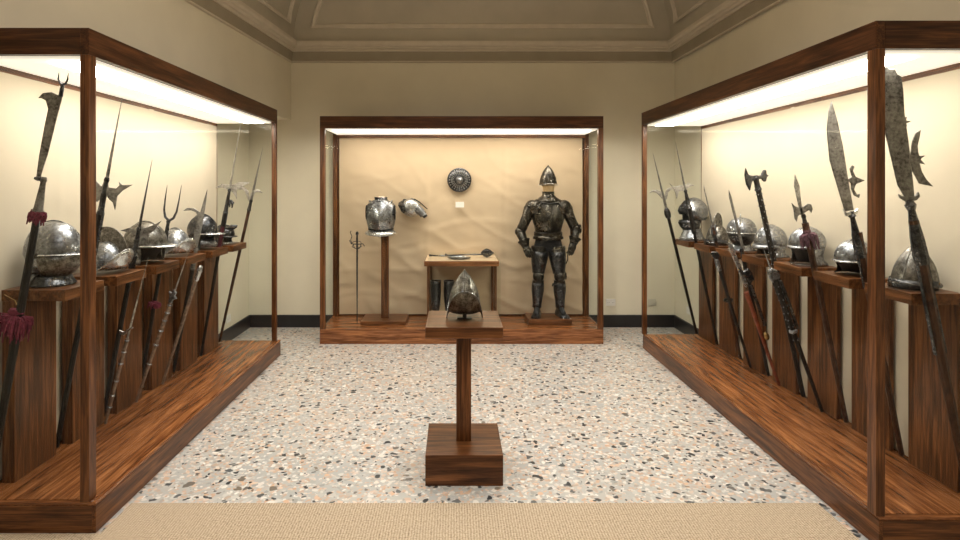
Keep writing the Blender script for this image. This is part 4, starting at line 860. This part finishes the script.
for n in 'lr':
    j = JA[n]; s = j['s']
    # pauldron with overlapping lames
    bm = BM()
    ball(bm, (s*.185, 0, 1.285), .088, 1.0, 1.05, .9, 20, 12)
    pd = obj('pauldron', bm, armour_m, A, ang=2)
    bm = BM()
    for k in range(4):
        c = j['sh']+(j['el']-j['sh'])*(.12+.09*k); d = (j['el']-j['sh']).normalized(); r = .082-.006*k
        tube(bm, [c-d*.022, c, c+d*.02, c+d*.024], [r*.93, r, r*1.03, r*.97], 22, 1.05)
    obj('shoulder_lames', bm, armour_m, A, ang=.6)
    wb = shell([(0,.0,.0,.0,0)], 4, cap=False); wb.free()
    bm = BM(); ball(bm, (s*.155, -.09, 1.27), .07, 1.0, .55, 1.15, 18, 10); obj('besagew', bm, armour_m, A, ang=2)
    along('upper_arm_plate', j['sh'], j['el'], [(.4,.058),(.5,.061),(.75,.057),(.85,.06),(.9,.056)], armour_m)
    bm = BM(); ball(bm, j['el'], .062, 1.05, 1.05, 1.0, 18, 10); lathe(bm, [(.004,0),(.05,.004),(.058,.016),(.05,.02)], 16, (j['el'].x+s*.045, j['el'].y, j['el'].z-.0), axis='x', sx=1.0)
    obj('couter', bm, armour_m, A, ang=.8)
    along('vambrace', j['el'], j['wr'], [(.15,.055),(.3,.056),(.7,.047),(1.0,.042)], armour_m)
    d = (j['ha']-j['wr']).normalized()
    along('gauntlet_cuff', j['wr']-d*.035, j['wr']+d*.045, [(0,.074),(.1,.071),(.6,.05),(1,.042)], armour_m)
    bm = BM(); c = j['wr']+d*.03
    tube(bm, [c, c+d*.035, c+d*.07, c+d*.095], [.036,.045,.046,.036], 12, .6); obj('gauntlet', bm, armour_m, A, ang=1.2)
    kn = c+d*.085
    for q in range(4):
        side = Vector((0,1,0)).cross(d).normalized(); lat = side*(-.03+.02*q); L1 = [.05,.058,.055,.045][q]
        f1 = kn+lat; f2 = f1+d*L1*.45+Vector((0,-.004,0)); f3 = f2+(d+Vector((-s*.3,.25,0))).normalized()*L1*.5; f4 = f3+(d+Vector((-s*.5,.6,0))).normalized()*L1*.35
        bm = tube(BM(), [f1, f2, f3, f4], [.0105,.011,.010,.007], 8); obj('finger', bm, armour_m, A, ang=.8)
    side = Vector((0,1,0)).cross(d).normalized()
    th0 = c+d*.02+Vector((-s*.028,-.03,0)); bm = tube(BM(), [th0, th0+d*.03+Vector((-s*.018,-.016,0)), th0+d*.06+Vector((-s*.018,-.012,0))], [.012,.0115,.008], 8); obj('thumb', bm, armour_m, A, ang=.8)
    # leg
    tb = BM(); 
    for k in range(3):
        zz = .80-.035*k; c = Vector((s*(.105+.004*k), -.01, zz)); tube(tb, [c+Vector((0,0,.022)), c, c-Vector((0,0,.02))], [.094-.003*k,.098-.003*k,.101-.003*k], 22)
    obj('tasset', tb, armour_m, A, ang=.6)
    along('cuisse', j['hi'], j['kn'], [(.2,.104),(.35,.101),(.6,.088),(.85,.072),(.9,.073)], steel_dark)
    bm = BM(); ball(bm, j['kn']+Vector((0,-.015,.0)), .07, .95, 1, 1.05, 20, 12)
    for dz in (-.062, .06): tube(bm, [j['kn']+Vector((0,0,dz-.014)), j['kn']+Vector((0,0,dz+.014))], [.066,.068], 20)
    lathe(bm, [(.004,0),(.035,.004),(.042,.014),(.03,.016)], 16, (j['kn'].x+s*.062, j['kn'].y, j['kn'].z), axis='x')
    obj('poleyn', bm, armour_m, A, ang=.8)
    along('greave', j['kn'], j['an'], [(.18,.067),(.3,.072),(.45,.073),(.7,.06),(.9,.052),(1.0,.055)], steel_dark)
    # sabaton
    a = j['an']; bm = BM(); rs = []
    for f, hw, hh in ((-.055,.034,.085),(-.03,.042,.095),(.02,.044,.085),(.07,.046,.06),(.12,.05,.045),(.155,.044,.035),(.18,.024,.022)):
        c = Vector((a.x+s*f*.25, a.y-f, 0)); hw *= 1.18; rs.append([c+Vector((hw*math.cos(u), 0, max(.0005, hh*math.sin(u)))) for u in [PI*k/10 for k in range(11)]]+[c+Vector((-hw*.98,0,.0)), c+Vector((hw*.98,0,.0))])
    rings(bm, rs); obj('sabaton', bm, steel_dark, A, ang=.8)
# sword hanger hook at the hip and leather strap at the knee
bm = tube(BM(), [(.185,-.02,.735), (.225,-.03,.74), (.225,-.03,.66), (.205,-.03,.615), (.185,-.02,.62)], .007, 8); obj('lance_hook', bm, void_m, A)
bm = tube(BM(), [(.075,-.09,.40), (.04,-.1,.385), (.03,-.1,.36)], [.008,.012,.006], 6, .5); obj('strap_end', bm, void_m, A)
# ------------------------------------------------------------------ wall fittings
def outlet(label, loc, rz, m, holes, w=.06, h=.042):
    t = thing('power_outlet', label, 'outlet', loc, rz)
    wbox('cover_plate', (-w, w, -.012, 0, -h, h), m, t, .002)
    if holes:
        for x in (-.028, .028): wbox('socket', (x-.018, x+.018, -.015, -.0125, -.02, .02), m, t, .001)
        bm = BM()
        for x in (-.028, .028):
            for dx in (-.009, .009): lathe(bm, [(.003,-.0155),(.003,-.0152)], 8, (x+dx,0,0), axis='y')
        obj('hole', bm, black_pl, t)
outlet('white double power outlet on the back wall right of the armour case', (1.955, YB-.001, .31), 0, white_m, True)
outlet('blank beige cover plate low on the back wall near the right case', (2.47, YB-.001, .31), 0, beige_pl, False, .05, .04)
outlet('white power outlet on the right wall seen through the case end glass', (XR-.001, 6.68, .30), -PI/2, white_m, True)
outlet('white power outlet on the left wall seen through the case end glass', (XL+.001, 6.45, .26), PI/2, white_m, True)
# ------------------------------------------------------------------ light
def area(name, loc, rot, sx, sy, e, col, spread=PI):
    l = bpy.data.lights.new(name, 'AREA'); l.shape = 'RECTANGLE'; l.size = sx; l.size_y = sy; l.energy = e; l.color = col; l.spread = spread
    o = bpy.data.objects.new(name, l); C.objects.link(o); o.location = loc; o.rotation_euler = rot; return o
area('ceiling_lamp', (.1, 3.6, 4.45), (0,0,0), 1.6, 2.6, 56, (1,.97,.93), math.radians(122))
area('ceiling_lamp', (.0, -.6, 4.3), (math.radians(12),0,0), 2.2, 2.2, 40, (1,.96,.92), math.radians(140))
area('upper_wall_fill', (.1, 1.8, 2.75), (PI,0,0), 2.6, 1.8, 105, (1,.84,.62), PI)  # added fill without a real fitting, lifts the upper walls and vault
w = bpy.data.worlds.new('World'); bpy.context.scene.world = w; w.use_nodes = True
w.node_tree.nodes['Background'].inputs[0].default_value = (1,.95,.88,1); w.node_tree.nodes['Background'].inputs[1].default_value = .3
# ------------------------------------------------------------------ camera
cam = bpy.data.cameras.new('Camera'); co = bpy.data.objects.new('Camera', cam); C.objects.link(co)
co.location = (0, 0, 1.75); co.rotation_euler = (PI/2, 0, 0)
cam.sensor_width = 36; cam.lens = 570/960*36; cam.shift_x = 26/960; cam.shift_y = -83/960
cam.clip_start = .05; cam.clip_end = 60
sc = bpy.context.scene; sc.camera = co
sc.view_settings.view_transform = 'Standard'; sc.view_settings.look = 'None'; sc.view_settings.gamma = 1; sc.view_settings.use_curve_mapping = False
sc.view_settings.exposure = 0.08
sc.cycles.max_bounces = 10; sc.cycles.transparent_max_bounces = 16; sc.cycles.use_denoising = True
sc.cycles.caustics_reflective = False; sc.cycles.caustics_refractive = False; sc.cycles.sample_clamp_indirect = 6
